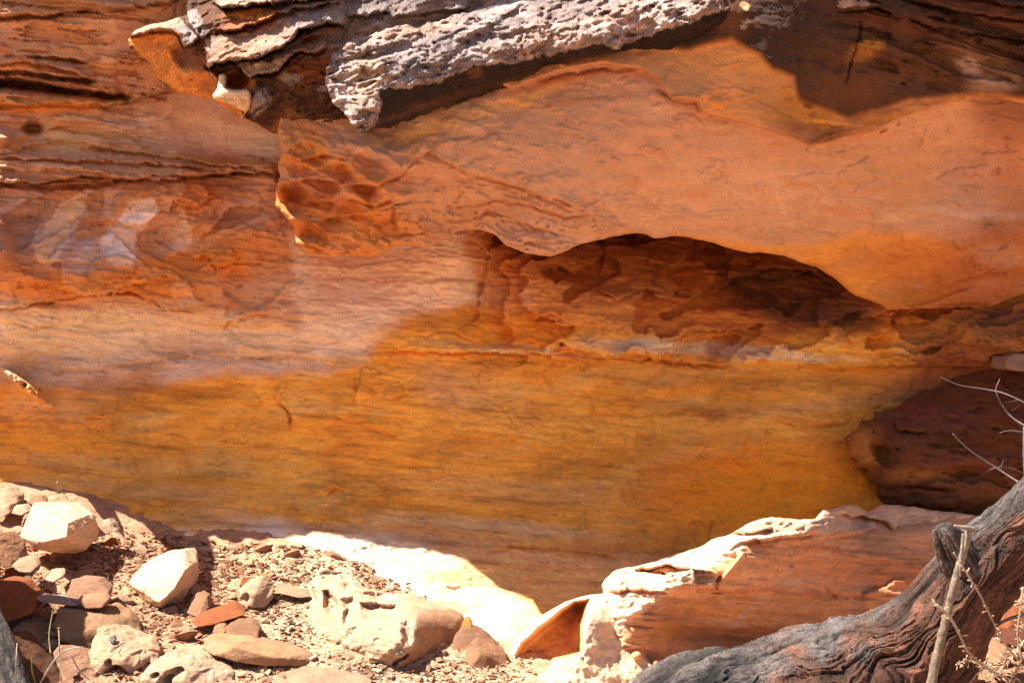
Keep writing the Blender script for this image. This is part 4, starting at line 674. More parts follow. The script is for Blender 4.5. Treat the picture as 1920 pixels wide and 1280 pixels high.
def finish_rock_idx(bm, *a, **k):
    bm.verts.index_update(); return finish_rock(bm, *a, **k)
_old = finish_rock
def finish_rock(bm, edge, smooth_it, noise, freq, seed, col, vary=.12, pits=()):
    # subdivide first so indices can be renewed before they are read
    bmesh.ops.triangulate(bm, faces=bm.faces[:])
    for _ in range(7):
        long = [e for e in bm.edges if e.calc_length() > edge]
        if not long or len(bm.verts) > 30000: break
        bmesh.ops.subdivide_edges(bm, edges=long, cuts=1); bmesh.ops.triangulate(bm, faces=[f for f in bm.faces if len(f.verts) > 3])
    bm.verts.index_update(); bm.verts.ensure_lookup_table()
    return _old(bm, 1e9, smooth_it, noise, freq, seed, col, vary, pits)

LL = 'loose stones fallen below the cliff'
R = hull_rock
R('boulder', [(35, 1008, 8.25), (50, 970, 8.4), (65, 941, 8.6), (92, 942, 8.65), (120, 946, 8.62), (141, 957, 8.5), (166, 988, 8.45), (176, 1012, 8.45), (160, 1030, 8.3), (140, 1039, 8.3), (100, 1036, 8.15), (60, 1028, 8.15), (124, 1006, 7.85), (126, 980, 8.0), (85, 1015, 7.95)], .25, 'sand',
  'large angular pale boulder on the rubble slope, sunlit face and long shadow to its right', 'boulder', noise=.012)
R('boulder', [(240, 1092, 7.95), (256, 1070, 8.1), (285, 1046, 8.3), (318, 1033, 8.4), (346, 1031, 8.4), (352, 1050, 8.3), (358, 1058, 8.2), (363, 1100, 8.2), (342, 1138, 8.1), (316, 1153, 8.0), (294, 1146, 7.85), (268, 1124, 7.85), (326, 1104, 7.62), (300, 1130, 7.62), (346, 1070, 7.88)], .25, 'sand',
  'wedge shaped bright boulder with one shaded orange side, right of the large angular boulder', 'boulder', noise=.012)
# big pitted boulder
PB = [(510, 1172), (517, 1151), (532, 1140), (560, 1133), (582, 1122), (577, 1102), (588, 1086), (602, 1083), (640, 1085), (665, 1091), (682, 1102), (702, 1106), (730, 1112), (760, 1111), (800, 1125), (840, 1138), (866, 1150), (873, 1163), (867, 1181), (858, 1191), (852, 1216), (848, 1250), (845, 1264), (800, 1274), (745, 1282), (714, 1284), (690, 1264), (668, 1252), (640, 1250), (615, 1243), (598, 1240), (560, 1224), (525, 1202)]
PBC = [(510, 1175, 7.95), (560, 1135, 8.1), (590, 1085, 8.45), (660, 1092, 8.4), (730, 1112, 8.35), (800, 1125, 8.3), (866, 1155, 8.2), (850, 1215, 7.9), (848, 1258, 7.8), (715, 1275, 7.3), (600, 1238, 7.45), (640, 1180, 7.5), (700, 1190, 7.3), (781, 1160, 7.5), (778, 1200, 7.2), (770, 1218, 7.1), (745, 1250, 7.12), (560, 1180, 7.7), (720, 1145, 7.75), (650, 1140, 7.8), (810, 1205, 7.55), (800, 1262, 7.5)]
POCK = [([(604, 1106), (615, 1104), (634, 1125), (640, 1138), (618, 1150), (606, 1138)], .30), ([(636, 1122), (660, 1118), (670, 1128), (664, 1140), (645, 1140)], .2), ([(643, 1094), (660, 1090), (670, 1104), (645, 1105)], .16), ([(668, 1110), (700, 1107), (722, 1108), (729, 1130), (705, 1128), (690, 1118)], .28), ([(672, 1130), (700, 1128), (735, 1132), (746, 1134), (740, 1150), (728, 1158), (700, 1152), (678, 1142)], .34),
    ([(642, 1145), (652, 1138), (660, 1142), (655, 1168), (645, 1172), (640, 1160)], .2), ([(745, 1130), (755, 1127), (762, 1134), (750, 1138)], .1), ([(582, 1098), (592, 1096), (600, 1112), (602, 1130), (594, 1128), (585, 1112)], .22), ([(752, 1166), (762, 1162), (775, 1175), (776, 1198), (768, 1210), (756, 1200), (750, 1185)], .16), ([(632, 1206), (645, 1206), (662, 1222), (670, 1240), (666, 1250), (648, 1248), (646, 1225), (636, 1216)], .26), ([(695, 1196), (708, 1192), (712, 1200), (700, 1204)], .06)]
def pb_depth(u, v, d):
    D = tps(PBC, u, v); uu = u + 5 * fbm(u * .06, v * .06, 3, 4, .6); vv = v + 5 * fbm(u * .06, v * .06, 9, 4, .6)
    for pts, dp in POCK: D = D + dp * .62 * ss(-2, 9, polydist(pts, uu, vv)[0])
    D = crackf(D, u, v, [(734, 1246), (752, 1236), (768, 1222)], 3, .12, 3, 5)
    lit = ss(790, 770, u)
    return D - lit * (.05 * ridged(u * .02, v * .025, 2.2, 5) + .045 * fbm(u * .05, v * .06, 3, 5, .65)) - .03 * fbm(u * .02, v * .02, 7, 4)- (1 - lit) * .02 * fbm(u * .03, v * .06, 3, 4)
def pb_col(u, v, d, D): return paint(np.tile(K['sand'] * .58, u.shape + (1,)), u, v, [('p', [(784, 1140), (900, 1140), (880, 1290), (700, 1290), (740, 1252), (772, 1222), (782, 1190)], K['pink'] * .62, .9, 6), ('e', 585, 1205, 50, 24, 30, 'tan', .5, .7), ('e', 700, 1120, 120, 30, 8, 'salmon', .5, .7)], 6, .04)  # shaded right face painted a darker orange
single('pitted_boulder', relief(PB, 1.8, pb_depth, pb_col, rim=(10, .16), ext=(8, .09, 2.6), jagged=(3, 7), seed=31), M_rock, 'big bleached boulder riddled with rounded hollows, orange on its shaded right end', 'boulder')
R('long_rock', [(376, 1215, 6.95), (380, 1195, 7.05), (396, 1186, 7.15), (440, 1190, 7.15), (480, 1208, 7.15), (540, 1214, 7.15), (590, 1226, 7.15), (597, 1238, 7.1), (560, 1251, 6.95), (500, 1250, 6.85), (440, 1240, 6.82), (395, 1228, 6.85), (440, 1212, 6.85), (520, 1232, 6.85)], .14, np.array([.66, .38, .21]), 'long smooth tan rock lying flat like a loaf, below the dark shaded stones', 'rock', sm=5, noise=.008)
R('rock', [(120, 1100, 7.45), (136, 1085, 7.6), (185, 1087, 7.6), (204, 1106, 7.5), (200, 1122, 7.4), (160, 1126, 7.35), (120, 1118, 7.35)], .15, K['redsand'] * .8 + K['mauve'] * .15, 'dusky pink block sitting behind a rounded orange stone', 'rock', LL, noise=.008)
R('rock', [(141, 1128, 7.2), (150, 1115, 7.3), (195, 1114, 7.3), (203, 1126, 7.2), (192, 1140, 7.15), (160, 1143, 7.15)], .1, 'pink', 'small rounded orange stone in front of the dusky pink block', 'rock', LL, sm=4, noise=.005)
R('stone_splinter', [(64, 1121, 7.2), (70, 1116, 7.25), (110, 1117, 7.3), (146, 1124, 7.3), (155, 1136, 7.2), (110, 1133, 7.15), (74, 1127, 7.15)], .05, K['lilac'], 'thin grey splinter of stone beside the rounded orange stone', 'rock', None, edge=.015, noise=.004)
R('boulder', [(96, 1170, 6.95), (108, 1140, 7.15), (130, 1136, 7.25), (200, 1142, 7.25), (240, 1160, 7.2), (264, 1190, 7.1), (268, 1222, 7.0), (220, 1235, 6.85), (165, 1230, 6.8), (110, 1200, 6.8), (170, 1180, 6.85)], .2, np.array([.52, .30, .16]), 'broad tan boulder with a brown stain, wedged above the pitted pale rock', 'boulder', sm=4)
R('pitted_rock', [(165, 1228, 6.6), (176, 1195, 6.75), (184, 1178, 6.9), (212, 1178, 6.95), (245, 1196, 6.9), (275, 1210, 6.85), (300, 1222, 6.8), (290, 1260, 6.6), (260, 1300, 6.5), (190, 1300, 6.45), (168, 1262, 6.5), (230, 1235, 6.5)], .2, np.array([.84, .56, .36]), 'pale rock full of holes with a small dark pebble on top', 'rock', None, edge=.016, sm=3, noise=.018,
  pits=[(205, 1225, 6.5, 10, 10, .15), (245, 1235, 6.5, 14, 14, .15), (215, 1262, 6.5, 22, 16, .2), (260, 1265, 6.5, 12, 16, .15), (200, 1245, 6.5, 7, 8, .1)])
R('pitted_rock', [(262, 1262, 6.4), (290, 1235, 6.65), (330, 1220, 6.8), (370, 1228, 6.8), (410, 1248, 6.75), (440, 1265, 6.7), (430, 1320, 6.4), (300, 1320, 6.3), (260, 1310, 6.3), (340, 1255, 6.45)], .2, np.array([.84, .57, .38]), 'low cream rock with arched hollows at the very bottom, under the loaf shaped rock', 'rock', None, edge=.016, sm=3, noise=.014,
  pits=[(330, 1262, 6.45, 18, 10, .15), (385, 1275, 6.4, 30, 12, .2), (300, 1290, 6.3, 14, 14, .15), (290, 1268, 6.4, 8, 6, .1)])
R('rock', [(22, 1178, 6.9), (40, 1163, 7.0), (60, 1168, 7.0), (84, 1196, 6.95), (94, 1232, 6.8), (60, 1222, 6.75), (35, 1205, 6.75)], .15, 'redsand', 'smooth leaning red stone left of the broad tan boulder', 'rock', LL)
R('rock', [(100, 1222, 6.5), (112, 1208, 6.6), (160, 1224, 6.6), (196, 1290, 6.4), (190, 1320, 6.3), (130, 1320, 6.25), (118, 1270, 6.35)], .12, K['redsand'] * .7 + K['salmon'] * .3, 'flat pinkish slab slanting down at the bottom, left of the rock full of holes', 'rock', LL)
R('rock', [(0, 1185, 6.4), (20, 1182, 6.5), (70, 1225, 6.5), (120, 1275, 6.4), (115, 1320, 6.2), (10, 1320, 6.1), (-5, 1240, 6.2)], .15, K['brown'] * 1.3, 'dark brown rock in the bottom corner beside the grey branch', 'rock', LL)
R('rock', [(-40, 1100, 7.1), (0, 1085, 7.3), (40, 1092, 7.3), (62, 1115, 7.2), (60, 1150, 7.0), (20, 1165, 6.9), (-40, 1160, 6.8)], .2, K['rust'], 'dark rusty rock at the edge above the leaning red stone', 'rock', LL)
R('rock', [(-30, 1010, 7.8), (0, 998, 8.0), (22, 1015, 8.0), (36, 1045, 7.9), (20, 1062, 7.7), (-30, 1065, 7.6)], .2, K['redsand'], 'rough red rock at the edge, left of the large angular boulder', 'rock', LL)
R('rock', [(446, 1120, 7.9), (452, 1100, 8.0), (470, 1084, 8.15), (492, 1080, 8.2), (508, 1096, 8.15), (513, 1120, 8.05), (498, 1140, 7.9), (472, 1140, 7.85), (480, 1110, 7.9)], .12, 'sand', 'knobbly pale rock standing between the wedge boulder and the big pitted boulder', 'rock', LL, sm=3, pits=[(500, 1105, 8.0, 8, 14, .1), (458, 1125, 7.85, 10, 12, .06)])
R('rock', [(358, 1165, 7.4), (372, 1150, 7.5), (440, 1128, 7.7), (462, 1140, 7.65), (458, 1152, 7.5), (400, 1172, 7.35), (370, 1175, 7.3)], .1, K['rust'] * 1.1, 'flat dark red slab lying in the shadow right of the wedge shaped boulder', 'rock', LL, noise=.006)
R('rock', [(350, 1150, 7.6), (358, 1120, 7.8), (372, 1110, 7.85), (388, 1118, 7.8), (392, 1142, 7.7), (370, 1158, 7.55)], .12, 'redsand', 'upright red stone tucked against the shaded side of the wedge boulder', 'rock', LL)
R('rock', [(420, 1175, 7.25), (440, 1163, 7.4), (470, 1164, 7.4), (486, 1180, 7.3), (484, 1198, 7.15), (450, 1202, 7.1), (425, 1195, 7.15)], .12, K['redsand'] * .8, 'rounded brownish stone just behind the loaf shaped rock', 'rock', LL, sm=4)
R('rock', [(396, 1185, 7.2), (402, 1172, 7.3), (420, 1170, 7.3), (424, 1184, 7.2), (410, 1192, 7.15)], .08, 'pink', 'small pink stone left of the rounded brownish stone', 'rock', LL, sm=4, edge=.015, noise=.005)
R('rock', [(868, 1236, 7.3), (878, 1208, 7.5), (892, 1202, 7.55), (950, 1226, 7.5), (954, 1246, 7.4), (910, 1258, 7.25), (884, 1252, 7.2), (900, 1225, 7.3)], .15, K['redsand'] * .85, 'faceted reddish stone in the gap between the pitted boulder and the scooped boulder', 'rock', LL, noise=.008)
R('rock', [(846, 1215, 7.7), (852, 1188, 7.8), (866, 1178, 7.85), (895, 1180, 7.9), (930, 1200, 7.85), (936, 1216, 7.8), (900, 1235, 7.6), (850, 1240, 7.55)], .15, K['redsand'] * .75, 'dusky red stone behind the faceted reddish one', 'rock', LL, noise=.008)
R('rock', [(862, 1180, 7.95), (870, 1160, 8.05), (880, 1158, 8.05), (887, 1170, 8.0), (882, 1182, 7.9)], .08, 'orange', 'small orange stone peeping out behind the right end of the pitted boulder', 'rock', LL, edge=.014, noise=.005)
R('rock', [(-20, 942, 9.0), (-10, 918, 9.2), (14, 914, 9.25), (34, 930, 9.2), (30, 944, 9.05), (5, 948, 8.95)], .15, 'sand', 'pale block at the top of the rubble against the wall', 'rock', LL)
R('rock', [(-15, 965, 8.8), (0, 946, 8.95), (18, 944, 8.95), (20, 960, 8.85), (5, 970, 8.75)], .12, 'salmon', 'small tan block below the pale block near the wall', 'rock', LL)
R('rock', [(20, 962, 8.85), (30, 946, 8.95), (46, 946, 8.95), (54, 958, 8.85), (40, 966, 8.8)], .1, 'sand', 'small pale stone tucked behind the large angular boulder', 'rock', LL, edge=.015)
R('rock', [(50, 942, 9.0), (60, 928, 9.1), (78, 930, 9.1), (84, 942, 9.0), (66, 948, 8.95)], .1, 'pink', 'pinkish stone at the foot of the wall behind the large boulder', 'rock', LL, edge=.015)
R('rock', [(152, 985, 8.65), (160, 972, 8.8), (180, 974, 8.85), (205, 985, 8.8), (216, 996, 8.75), (190, 1006, 8.6), (165, 1002, 8.55)], .12, 'salmon', 'low pinkish rock right of the large angular boulder', 'rock', LL)
R('rock', [(192, 986, 8.75), (194, 974, 8.85), (204, 972, 8.85), (216, 982, 8.85), (220, 996, 8.75), (208, 998, 8.7)], .08, 'sand', 'small pale stone leaning on the low pinkish rock', 'rock', LL, edge=.015)
R('rock', [(22, 1060, 7.6), (36, 1045, 7.75), (62, 1046, 7.75), (72, 1060, 7.65), (56, 1074, 7.5), (32, 1072, 7.5)], .1, 'salmon', 'rounded pale stone under the large angular boulder', 'rock', LL, sm=4)
R('rock', [(80, 1085, 7.4), (95, 1068, 7.55), (112, 1068, 7.55), (118, 1080, 7.45), (100, 1092, 7.35)], .08, 'cream', 'small whitish stone left of the dusky pink block', 'rock', LL, sm=4, edge=.015)
R('flat_stone', [(512, 1104, 8.15), (520, 1094, 8.25), (570, 1106, 8.2), (584, 1118, 8.1), (560, 1120, 8.05), (525, 1112, 8.1)], .06, K['salmon'], 'thin pale plate of stone leaning toward the pitted boulder', 'rock', None, edge=.015, noise=.005)
R('flat_stone', [(508, 1280, 6.5), (520, 1262, 6.65), (560, 1256, 6.75), (640, 1262, 6.75), (700, 1275, 6.7), (690, 1300, 6.5), (520, 1310, 6.4)], .1, 'salmon', 'broad flat stone at the bottom, half buried under the pitted boulder', 'rock', None, noise=.01)
R('rock', [(604, 1258, 6.95), (618, 1243, 7.05), (636, 1242, 7.05), (646, 1254, 7.0), (630, 1264, 6.9), (612, 1266, 6.9)], .06, 'salmon', 'small smooth stone lying at the foot of the pitted boulder', 'rock', LL, edge=.014, sm=4, noise=.004)
R('rock', [(203, 1200, 6.7), (205, 1192, 6.72), (213, 1190, 6.74), (217, 1198, 6.72), (212, 1206, 6.68)], .03, 'grey', 'tiny dark grey pebble perched on the rock full of holes', 'pebble', None, edge=.01, noise=.002)
R('rock', [(1884, 690, 9.4), (1888, 668, 9.45), (1912, 662, 9.45), (1960, 664, 9.4), (1965, 692, 9.35), (1915, 696, 9.3)], .3, 'salmon', 'pinkish stone lodged on the wall at the right edge', 'rock', None, noise=.012)
for i, (pts, c, l) in enumerate([([(1815, 1192, 6.6), (1824, 1170, 6.7), (1845, 1165, 6.75), (1862, 1180, 6.7), (1850, 1195, 6.55)], 'pink', 'orange stone in the dark gap behind the trunk'),
    ([(1812, 1232, 6.1), (1822, 1212, 6.2), (1838, 1214, 6.25), (1842, 1228, 6.2), (1826, 1240, 6.1)], 'salmon', 'pale cream stone among the dry twigs'), ([(1840, 1238, 6.2), (1856, 1215, 6.35), (1890, 1208, 6.4), (1898, 1230, 6.3), (1870, 1245, 6.1)], 'redsand', 'rough orange stone sunlit among the dry twigs'),
    ([(1855, 1170, 6.7), (1875, 1145, 6.85), (1915, 1140, 6.9), (1930, 1165, 6.8), (1890, 1180, 6.6)], 'rust', 'dark red stone near the right edge under the trunk'), ([(1880, 1290, 5.6), (1900, 1262, 5.75), (1940, 1258, 5.8), (1960, 1300, 5.6)], 'redsand', 'red rock at the bottom right corner'), ([(1800, 1290, 5.8), (1830, 1268, 5.9), (1880, 1272, 5.9), (1890, 1300, 5.7)], 'redsand', 'low red rock at the bottom, right of the leaning stick'),
    ([(1880, 1205, 6.4), (1895, 1185, 6.5), (1935, 1180, 6.5), (1950, 1205, 6.4), (1910, 1215, 6.3)], 'maroon', 'dark block beneath the dry seed twigs')]):
    R('rock', pts, .12, c, l, 'rock', LL)

R('boulder', [(-330, 1330, 6.4), (-300, 850, 6.5), (-240, 700, 6.7), (-110, 760, 6.9), (-60, 1000, 6.9), (-60, 1180, 6.7), (-80, 1330, 6.3), (-160, 1200, 6.1), (-180, 1000, 6.4), (-160, 1360, 5.8)], .5, 'redsand', 'tall red boulder added unseen past the left edge to shade the corner rocks', 'boulder', edge=.05)  # out of view, added only to throw shade on the corner rocks
# ------------------------------------------------------------------ scattered stones, each its own object, shared meshes
def proto_rock(seed, flat, edge=.3, sub=3):
    r_ = np.random.default_rng(seed); bm = bmesh.new()
    for p in r_.normal(size=(15, 3)):
        p /= np.linalg.norm(p); p *= r_.uniform(.75, 1.1); bm.verts.new((p[0], p[1] * r_.uniform(.6, .9), p[2] * flat))
    bmesh.ops.convex_hull(bm, input=bm.verts[:]); bmesh.ops.delete(bm, geom=[v for v in bm.verts if not v.link_faces], context='VERTS')
    return finish_rock(bm, edge, 0, .03, 1.6, seed, 'redsand', .1)
TONES = ['sand', 'salmon', 'pink', 'redsand', K['redsand'] * .7, 'sand', K['rust'] * 1.1, (.6, .36, .2)]
protos = []
for s in range(16):
    co, fa, cl = proto_rock(100 + s, [.22, .35, .5, .28][s % 4]); base = np.asarray(K[TONES[s % 8]] if isinstance(TONES[s % 8], str) else TONES[s % 8])
    me = mesh_from('stone', co, fa, cl / K['redsand'] * base * .58, smooth=False); me.materials.append(M_rock); protos.append(me)
def gnorm(x, y, e=.04):
    a = G0(np.array([x + e, x - e, x, x]), np.array([y, y, y + e, y - e])); return Vector((-(a[0] - a[1]) / (2 * e), -(a[2] - a[3]) / (2 * e), 1)).normalized()
def pix(x, y, z): return 960 + x / y * F, 640 - (z - CZ) / y * F
WHERE = ['at the foot of the wall', 'around the large angular boulder', 'around the wedge shaped boulder', 'near the pitted boulder', 'at the bottom of the slope', 'below the dusky pink block', 'under the dead trunk']
n_st = 0; tries = 0; spots = []
CY = rng.uniform(6.2, 9.4, 8000); CX = (rng.uniform(-60, 900, 8000) - 960) / F * CY; CZ_ = G(CX, CY)
while n_st < 285 and tries < 7990:
    tries += 1
    x, Y, z = float(CX[tries]), float(CY[tries]), float(CZ_[tries]); qx, qy = pix(x, Y, z)
    if not (-60 < qx < 960 and 930 < qy < 1295): continue
    if qx > 560 and qy < 1240 and rnd.random() < .75: continue
    if qx > 500 and qx < 880 and 1100 < qy < 1265: continue
    if qx < 480 and rnd.random() < .0: continue
    r_ = (min(.15, .026 + rnd.expovariate(1 / .036)) if n_st > 46 or qx > 470 else rnd.uniform(.07, .13)) * (1 if qx < 560 else .6)
    if any((x - a) ** 2 + (Y - b) ** 2 < (r_ + c) ** 2 * .55 for a, b, c in spots): continue
    spots.append((x, Y, r_)); me = protos[rnd.randrange(16)]
    o = link('stone', me, None); o.location = (x, Y, z + r_ * .03)
    nz = gnorm(x, Y); qd = nz.to_track_quat('Z', 'Y'); e = qd.to_euler(); o.rotation_mode = 'QUATERNION'
    from mathutils import Quaternion, Euler
    o.rotation_quaternion = qd @ Euler((rnd.gauss(0, .25), rnd.gauss(0, .25), rnd.uniform(0, 6.28))).to_quaternion()
    o.scale = (r_ * rnd.uniform(.8, 1.3), r_ * rnd.uniform(.7, 1.2), r_ * rnd.uniform(.8, 1.3))
    near = min([(35 ** 2 * 0 + (qx - a) ** 2 + (qy - b) ** 2, w) for a, b, w in [(100, 1000, 1), (300, 1095, 2), (690, 1180, 3), (300, 1290, 4), (600, 1290, 4), (160, 1150, 5), (20, 950, 0), (400, 1020, 0), (250, 1000, 0)]])[1]
    tag(o, 'small flat %s stone chip lying %s' % (['bleached', 'pale pink', 'pink', 'red', 'dusky red', 'sandy', 'dark rusty', 'tan'][protos.index(me) % 8], WHERE[near]), 'stone', 'small stone chips strewn over the rubble slope'); n_st += 1
# fine gravel
pc, pf, pl = [], [], []; b = 0
small = []
for s in range(10):
    r_ = np.random.default_rng(500 + s); bm = bmesh.new()
    for p in r_.normal(size=(9, 3)):
        p /= np.linalg.norm(p); bm.verts.new((p[0], p[1] * .8, p[2] * [.3, .5][s % 2]))
    bmesh.ops.convex_hull(bm, input=bm.verts[:]); bmesh.ops.delete(bm, geom=[v for v in bm.verts if not v.link_faces], context='VERTS'); bmesh.ops.triangulate(bm, faces=bm.faces[:])
    bm.verts.index_update(); small.append((np.array([v.co for v in bm.verts]), np.array([[v.index for v in f.verts] for f in bm.faces]))); bm.free()
NG = 16000
gxs = rng.uniform(-4.3, 0.6, NG * 3); gys = rng.uniform(5.9, 9.4, NG * 3); gzs = G(gxs, gys); gpx = 960 + gxs / gys * F; gpy = 640 - (gzs - CZ) / gys * F
dens = ss(1000, 640, gpx) * .8 + .12 + .5 * ss(1230, 1260, gpy); ok = (gpx > -80) & (gpx < 1000) & (rng.random(NG * 3) < dens * (.35 + .9 * ss(-.1, .2, fbm(gxs * 2, gys * 2, 3))))
ii = np.nonzero(ok)[0][:NG]
tones = [np.asarray(K[t] if isinstance(t, str) else t) for t in TONES]
xr = rng.uniform(2.3, 3.6, 900); yr = rng.uniform(5.6, 7.2, 900)
def add_grav(x, y, z, r_):
    global b
    c, f = small[rnd.randrange(10)]; a = rnd.uniform(0, 6.28); ca, sa = math.cos(a), math.sin(a)
    p = c * r_; p = np.stack([p[:, 0] * ca - p[:, 1] * sa, p[:, 0] * sa + p[:, 1] * ca, p[:, 2] + p[:, 0] * rnd.gauss(0, .3)], 1) + (x, y, z + r_ * .15)
    pc.append(p); pf.append(f + b); b += len(c); t = tones[rnd.choice([0, 0, 1, 1, 2, 3, 3, 5, 4, 7] if x > -1.8 and z < 3 else [1, 1, 2, 3, 3, 4, 6, 2, 3, 7])]; pl.append(np.tile(t * rnd.choice([.3, .45, .6, .8, .95] if x > -1.8 else [.25, .35, .45, .6, .8]), (len(c), 1)))
for i in ii: add_grav(gxs[i], gys[i], gzs[i], min(.05, .008 + rnd.expovariate(1 / .009)))
zr = G(xr, yr)
for x, y, z in zip(xr, yr, zr): add_grav(x, y, z, .01 + rnd.expovariate(1 / .015))
gv = link('gravel', mesh_from('gravel', np.concatenate(pc), np.concatenate(pf), np.concatenate(pl), False), M_rock)
tag(gv, 'fine pale and red gravel chips covering the sunlit slope', 'gravel', None, 'stuff')

# ------------------------------------------------------------------ dead trunk
def catmull(P, n):
    P = np.array(P, float); out = []
    for i in range(len(P) - 1):
        p0 = P[max(i - 1, 0)]; p1 = P[i]; p2 = P[i + 1]; p3 = P[min(i + 2, len(P) - 1)]
        for t in np.linspace(0, 1, n, endpoint=False):
            out.append(.5 * ((2 * p1) + (-p0 + p2) * t + (2 * p0 - 5 * p1 + 4 * p2 - p3) * t ** 2 + (-p0 + 3 * p1 - 3 * p2 + p3) * t ** 3))
    out.append(P[-1]); return np.array(out)
def tube(path, nseg, dispf=None, n=20, cap=True, box=0):
    """path rows: x y z r ; returns co, faces, (t along, angle)"""
    Q = catmull(path, n); c = Q[:, :3]; r = Q[:, 3]
    T = np.gradient(c, axis=0); T /= np.linalg.norm(T, axis=1)[:, None] + 1e-9
    up = np.array([0, 0, 1.0]); nn = np.cross(T, np.array([0, -1.0, 0.001])); nn /= np.linalg.norm(nn, axis=1)[:, None] + 1e-9
    bb = np.cross(T, nn)
    L = np.concatenate([[0], np.cumsum(np.linalg.norm(np.diff(c, axis=0), axis=1))])
    A, LL_ = np.meshgrid(np.linspace(0, 2 * np.pi, nseg, endpoint=False), L); R_ = r[:, None] * np.ones_like(A)
    if dispf is not None: R_ = R_ + dispf(LL_, A, R_)
    if box:
        ca, sa = np.cos(A - box), np.sin(A - box); R_ = R_ / (np.abs(ca) ** 4 + np.abs(sa) ** 4) ** .25 * .93
    co = c[:, None] + (nn[:, None] * np.cos(A)[..., None] + bb[:, None] * np.sin(A)[..., None]) * R_[..., None]
    m, k = A.shape; idx = np.arange(m * k).reshape(m, k)
    q = np.stack([idx[:-1], np.roll(idx, -1, 1)[:-1], np.roll(idx, -1, 1)[1:], idx[1:]], -1).reshape(-1, 4)
    co = co.reshape(-1, 3)
    if cap:
        co = np.concatenate([co, c[:1], c[-1:]]); a, b_ = m * k, m * k + 1
        q = np.concatenate([q, np.stack([np.full(k, a), np.roll(idx[0], -1), idx[0], idx[0]], 1), np.stack([np.full(k, b_), idx[-1], np.roll(idx[-1], -1), np.roll(idx[-1], -1)], 1)])
    return co, q, LL_, A
def fix(q):  # degenerate quads to triangles handled by validate; split instead
    t = np.concatenate([q[:, [0, 1, 2]], q[:, [0, 2, 3]]]); ok = (t[:, 0] != t[:, 1]) & (t[:, 1] != t[:, 2]) & (t[:, 0] != t[:, 2]); return t[ok]
def pp(px, py, Y, rpx): p = w3(px, py, Y); return (p.x, p.y, p.z, rpx / F * Y)
def wood_disp(amp, f=1.0):
    def d(L, A, R_):
        ca, sa = np.cos(A), np.sin(A); w = fbm(L * 2.0, ca * 1.2, sa * 1.2, 4)
        tw = A + w * .7 + L * .35; x, y = np.cos(tw) * 3.2, np.sin(tw) * 3.2
        return amp * R_ * (ridged(x * f, y * f, L * .8, 4, .6) * .26 + fbm(x * 3 * f, y * 3 * f, L * 1.6, 5, .68) * .30 + fbm(ca * 1.5, sa * 1.5, L * 2.2, 3) * .35)
    return d
def wood_col(co, no_z, L, A, gr=0):
    u, v = 960 + co[:, 0] / co[:, 1] * F, 640 - (co[:, 2] - CZ) / co[:, 1] * F
    n = fbm(co[:, 0] * 3, co[:, 1] * 3, co[:, 2] * 3, 5, .65)
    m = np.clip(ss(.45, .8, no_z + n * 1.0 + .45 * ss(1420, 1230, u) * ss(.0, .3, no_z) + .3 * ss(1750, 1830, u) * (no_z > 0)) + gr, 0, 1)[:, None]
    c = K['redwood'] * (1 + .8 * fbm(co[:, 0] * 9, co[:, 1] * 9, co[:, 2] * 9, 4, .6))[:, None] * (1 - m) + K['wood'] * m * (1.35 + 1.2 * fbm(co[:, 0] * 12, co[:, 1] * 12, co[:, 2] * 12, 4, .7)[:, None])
    return c
def wood_obj(name, path, seg, amp, n, parent=None, f=1.0, mat=None, box=0, gr=0):
    co, q, L, A = tube(path, seg, wood_disp(amp, f), n, box=box); dv_ = wood_disp(1.0, f)(L, A, np.ones_like(A)); dv_ = np.concatenate([dv_.ravel(), [0, 0]])
    no = np.zeros(len(co)); no[:A.size] = -np.cos(A).ravel()
    # outward direction z estimated from ring centres
    m, k = A.shape; ring = co[:m * k].reshape(m, k, 3); ce = ring.mean(1, keepdims=True); dv = ring - ce; nz = (dv / (np.linalg.norm(dv, axis=2, keepdims=True) + 1e-9))[..., 2].ravel()
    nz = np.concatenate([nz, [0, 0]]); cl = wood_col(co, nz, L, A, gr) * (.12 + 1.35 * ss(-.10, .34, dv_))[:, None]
    org = co.mean(0)
    if parent is not None: org = np.array(parent.location)
    o = link(name, mesh_from(name, co - org, fix(q), cl), mat or M_wood, parent)
    if parent is None: o.location = Vector(org)
    return o
trunk = wood_obj('dead_trunk', [pp(a_, b_, c_, d_ * .9) for a_, b_, c_, d_ in [(1200, 1480, 6.0, 100), (1235, 1420, 5.92, 108), (1290, 1368, 5.85, 116), (1360, 1342, 5.82, 118), (1440, 1328, 5.8, 116), (1525, 1308, 5.75, 124), (1610, 1290, 5.7, 118), (1690, 1252, 5.66, 106), (1755, 1180, 5.62, 84), (1808, 1105, 5.58, 70), (1868, 1044, 5.52, 66), (1930, 988, 5.45, 66), (2040, 880, 5.3, 70), (2200, 720, 5.1, 72)]], 420, .52, 60, f=1.25, box=.38)
trunk_done = 1; tag(trunk, 'fallen dead tree trunk, silver grey on top and red brown below, before the banded slab', 'tree trunk')
st = wood_obj('branch_stub', [pp(1830, 1085, 5.56, 40), pp(1806, 1055, 5.5, 36), pp(1786, 1022, 5.46, 27), pp(1774, 1000, 5.44, 21), pp(1766, 986, 5.44, 15)], 80, .9, 14, trunk, 1.4, gr=.8); 
st.data.transform(__import__('mathutils').Matrix.Identity(4))
stick_path = [pp(1738, 1330, 5.0, 8.5), pp(1752, 1250, 5.0, 8.5), pp(1770, 1175, 5.0, 7.5), pp(1790, 1090, 5.0, 6.5), pp(1808, 1030, 5.0, 6.5), pp(1818, 992, 5.0, 6)]
M_stick = rockmat('pale dry stick', var=.3, fine=.3, bump=.5, bscale=40, strata=0)
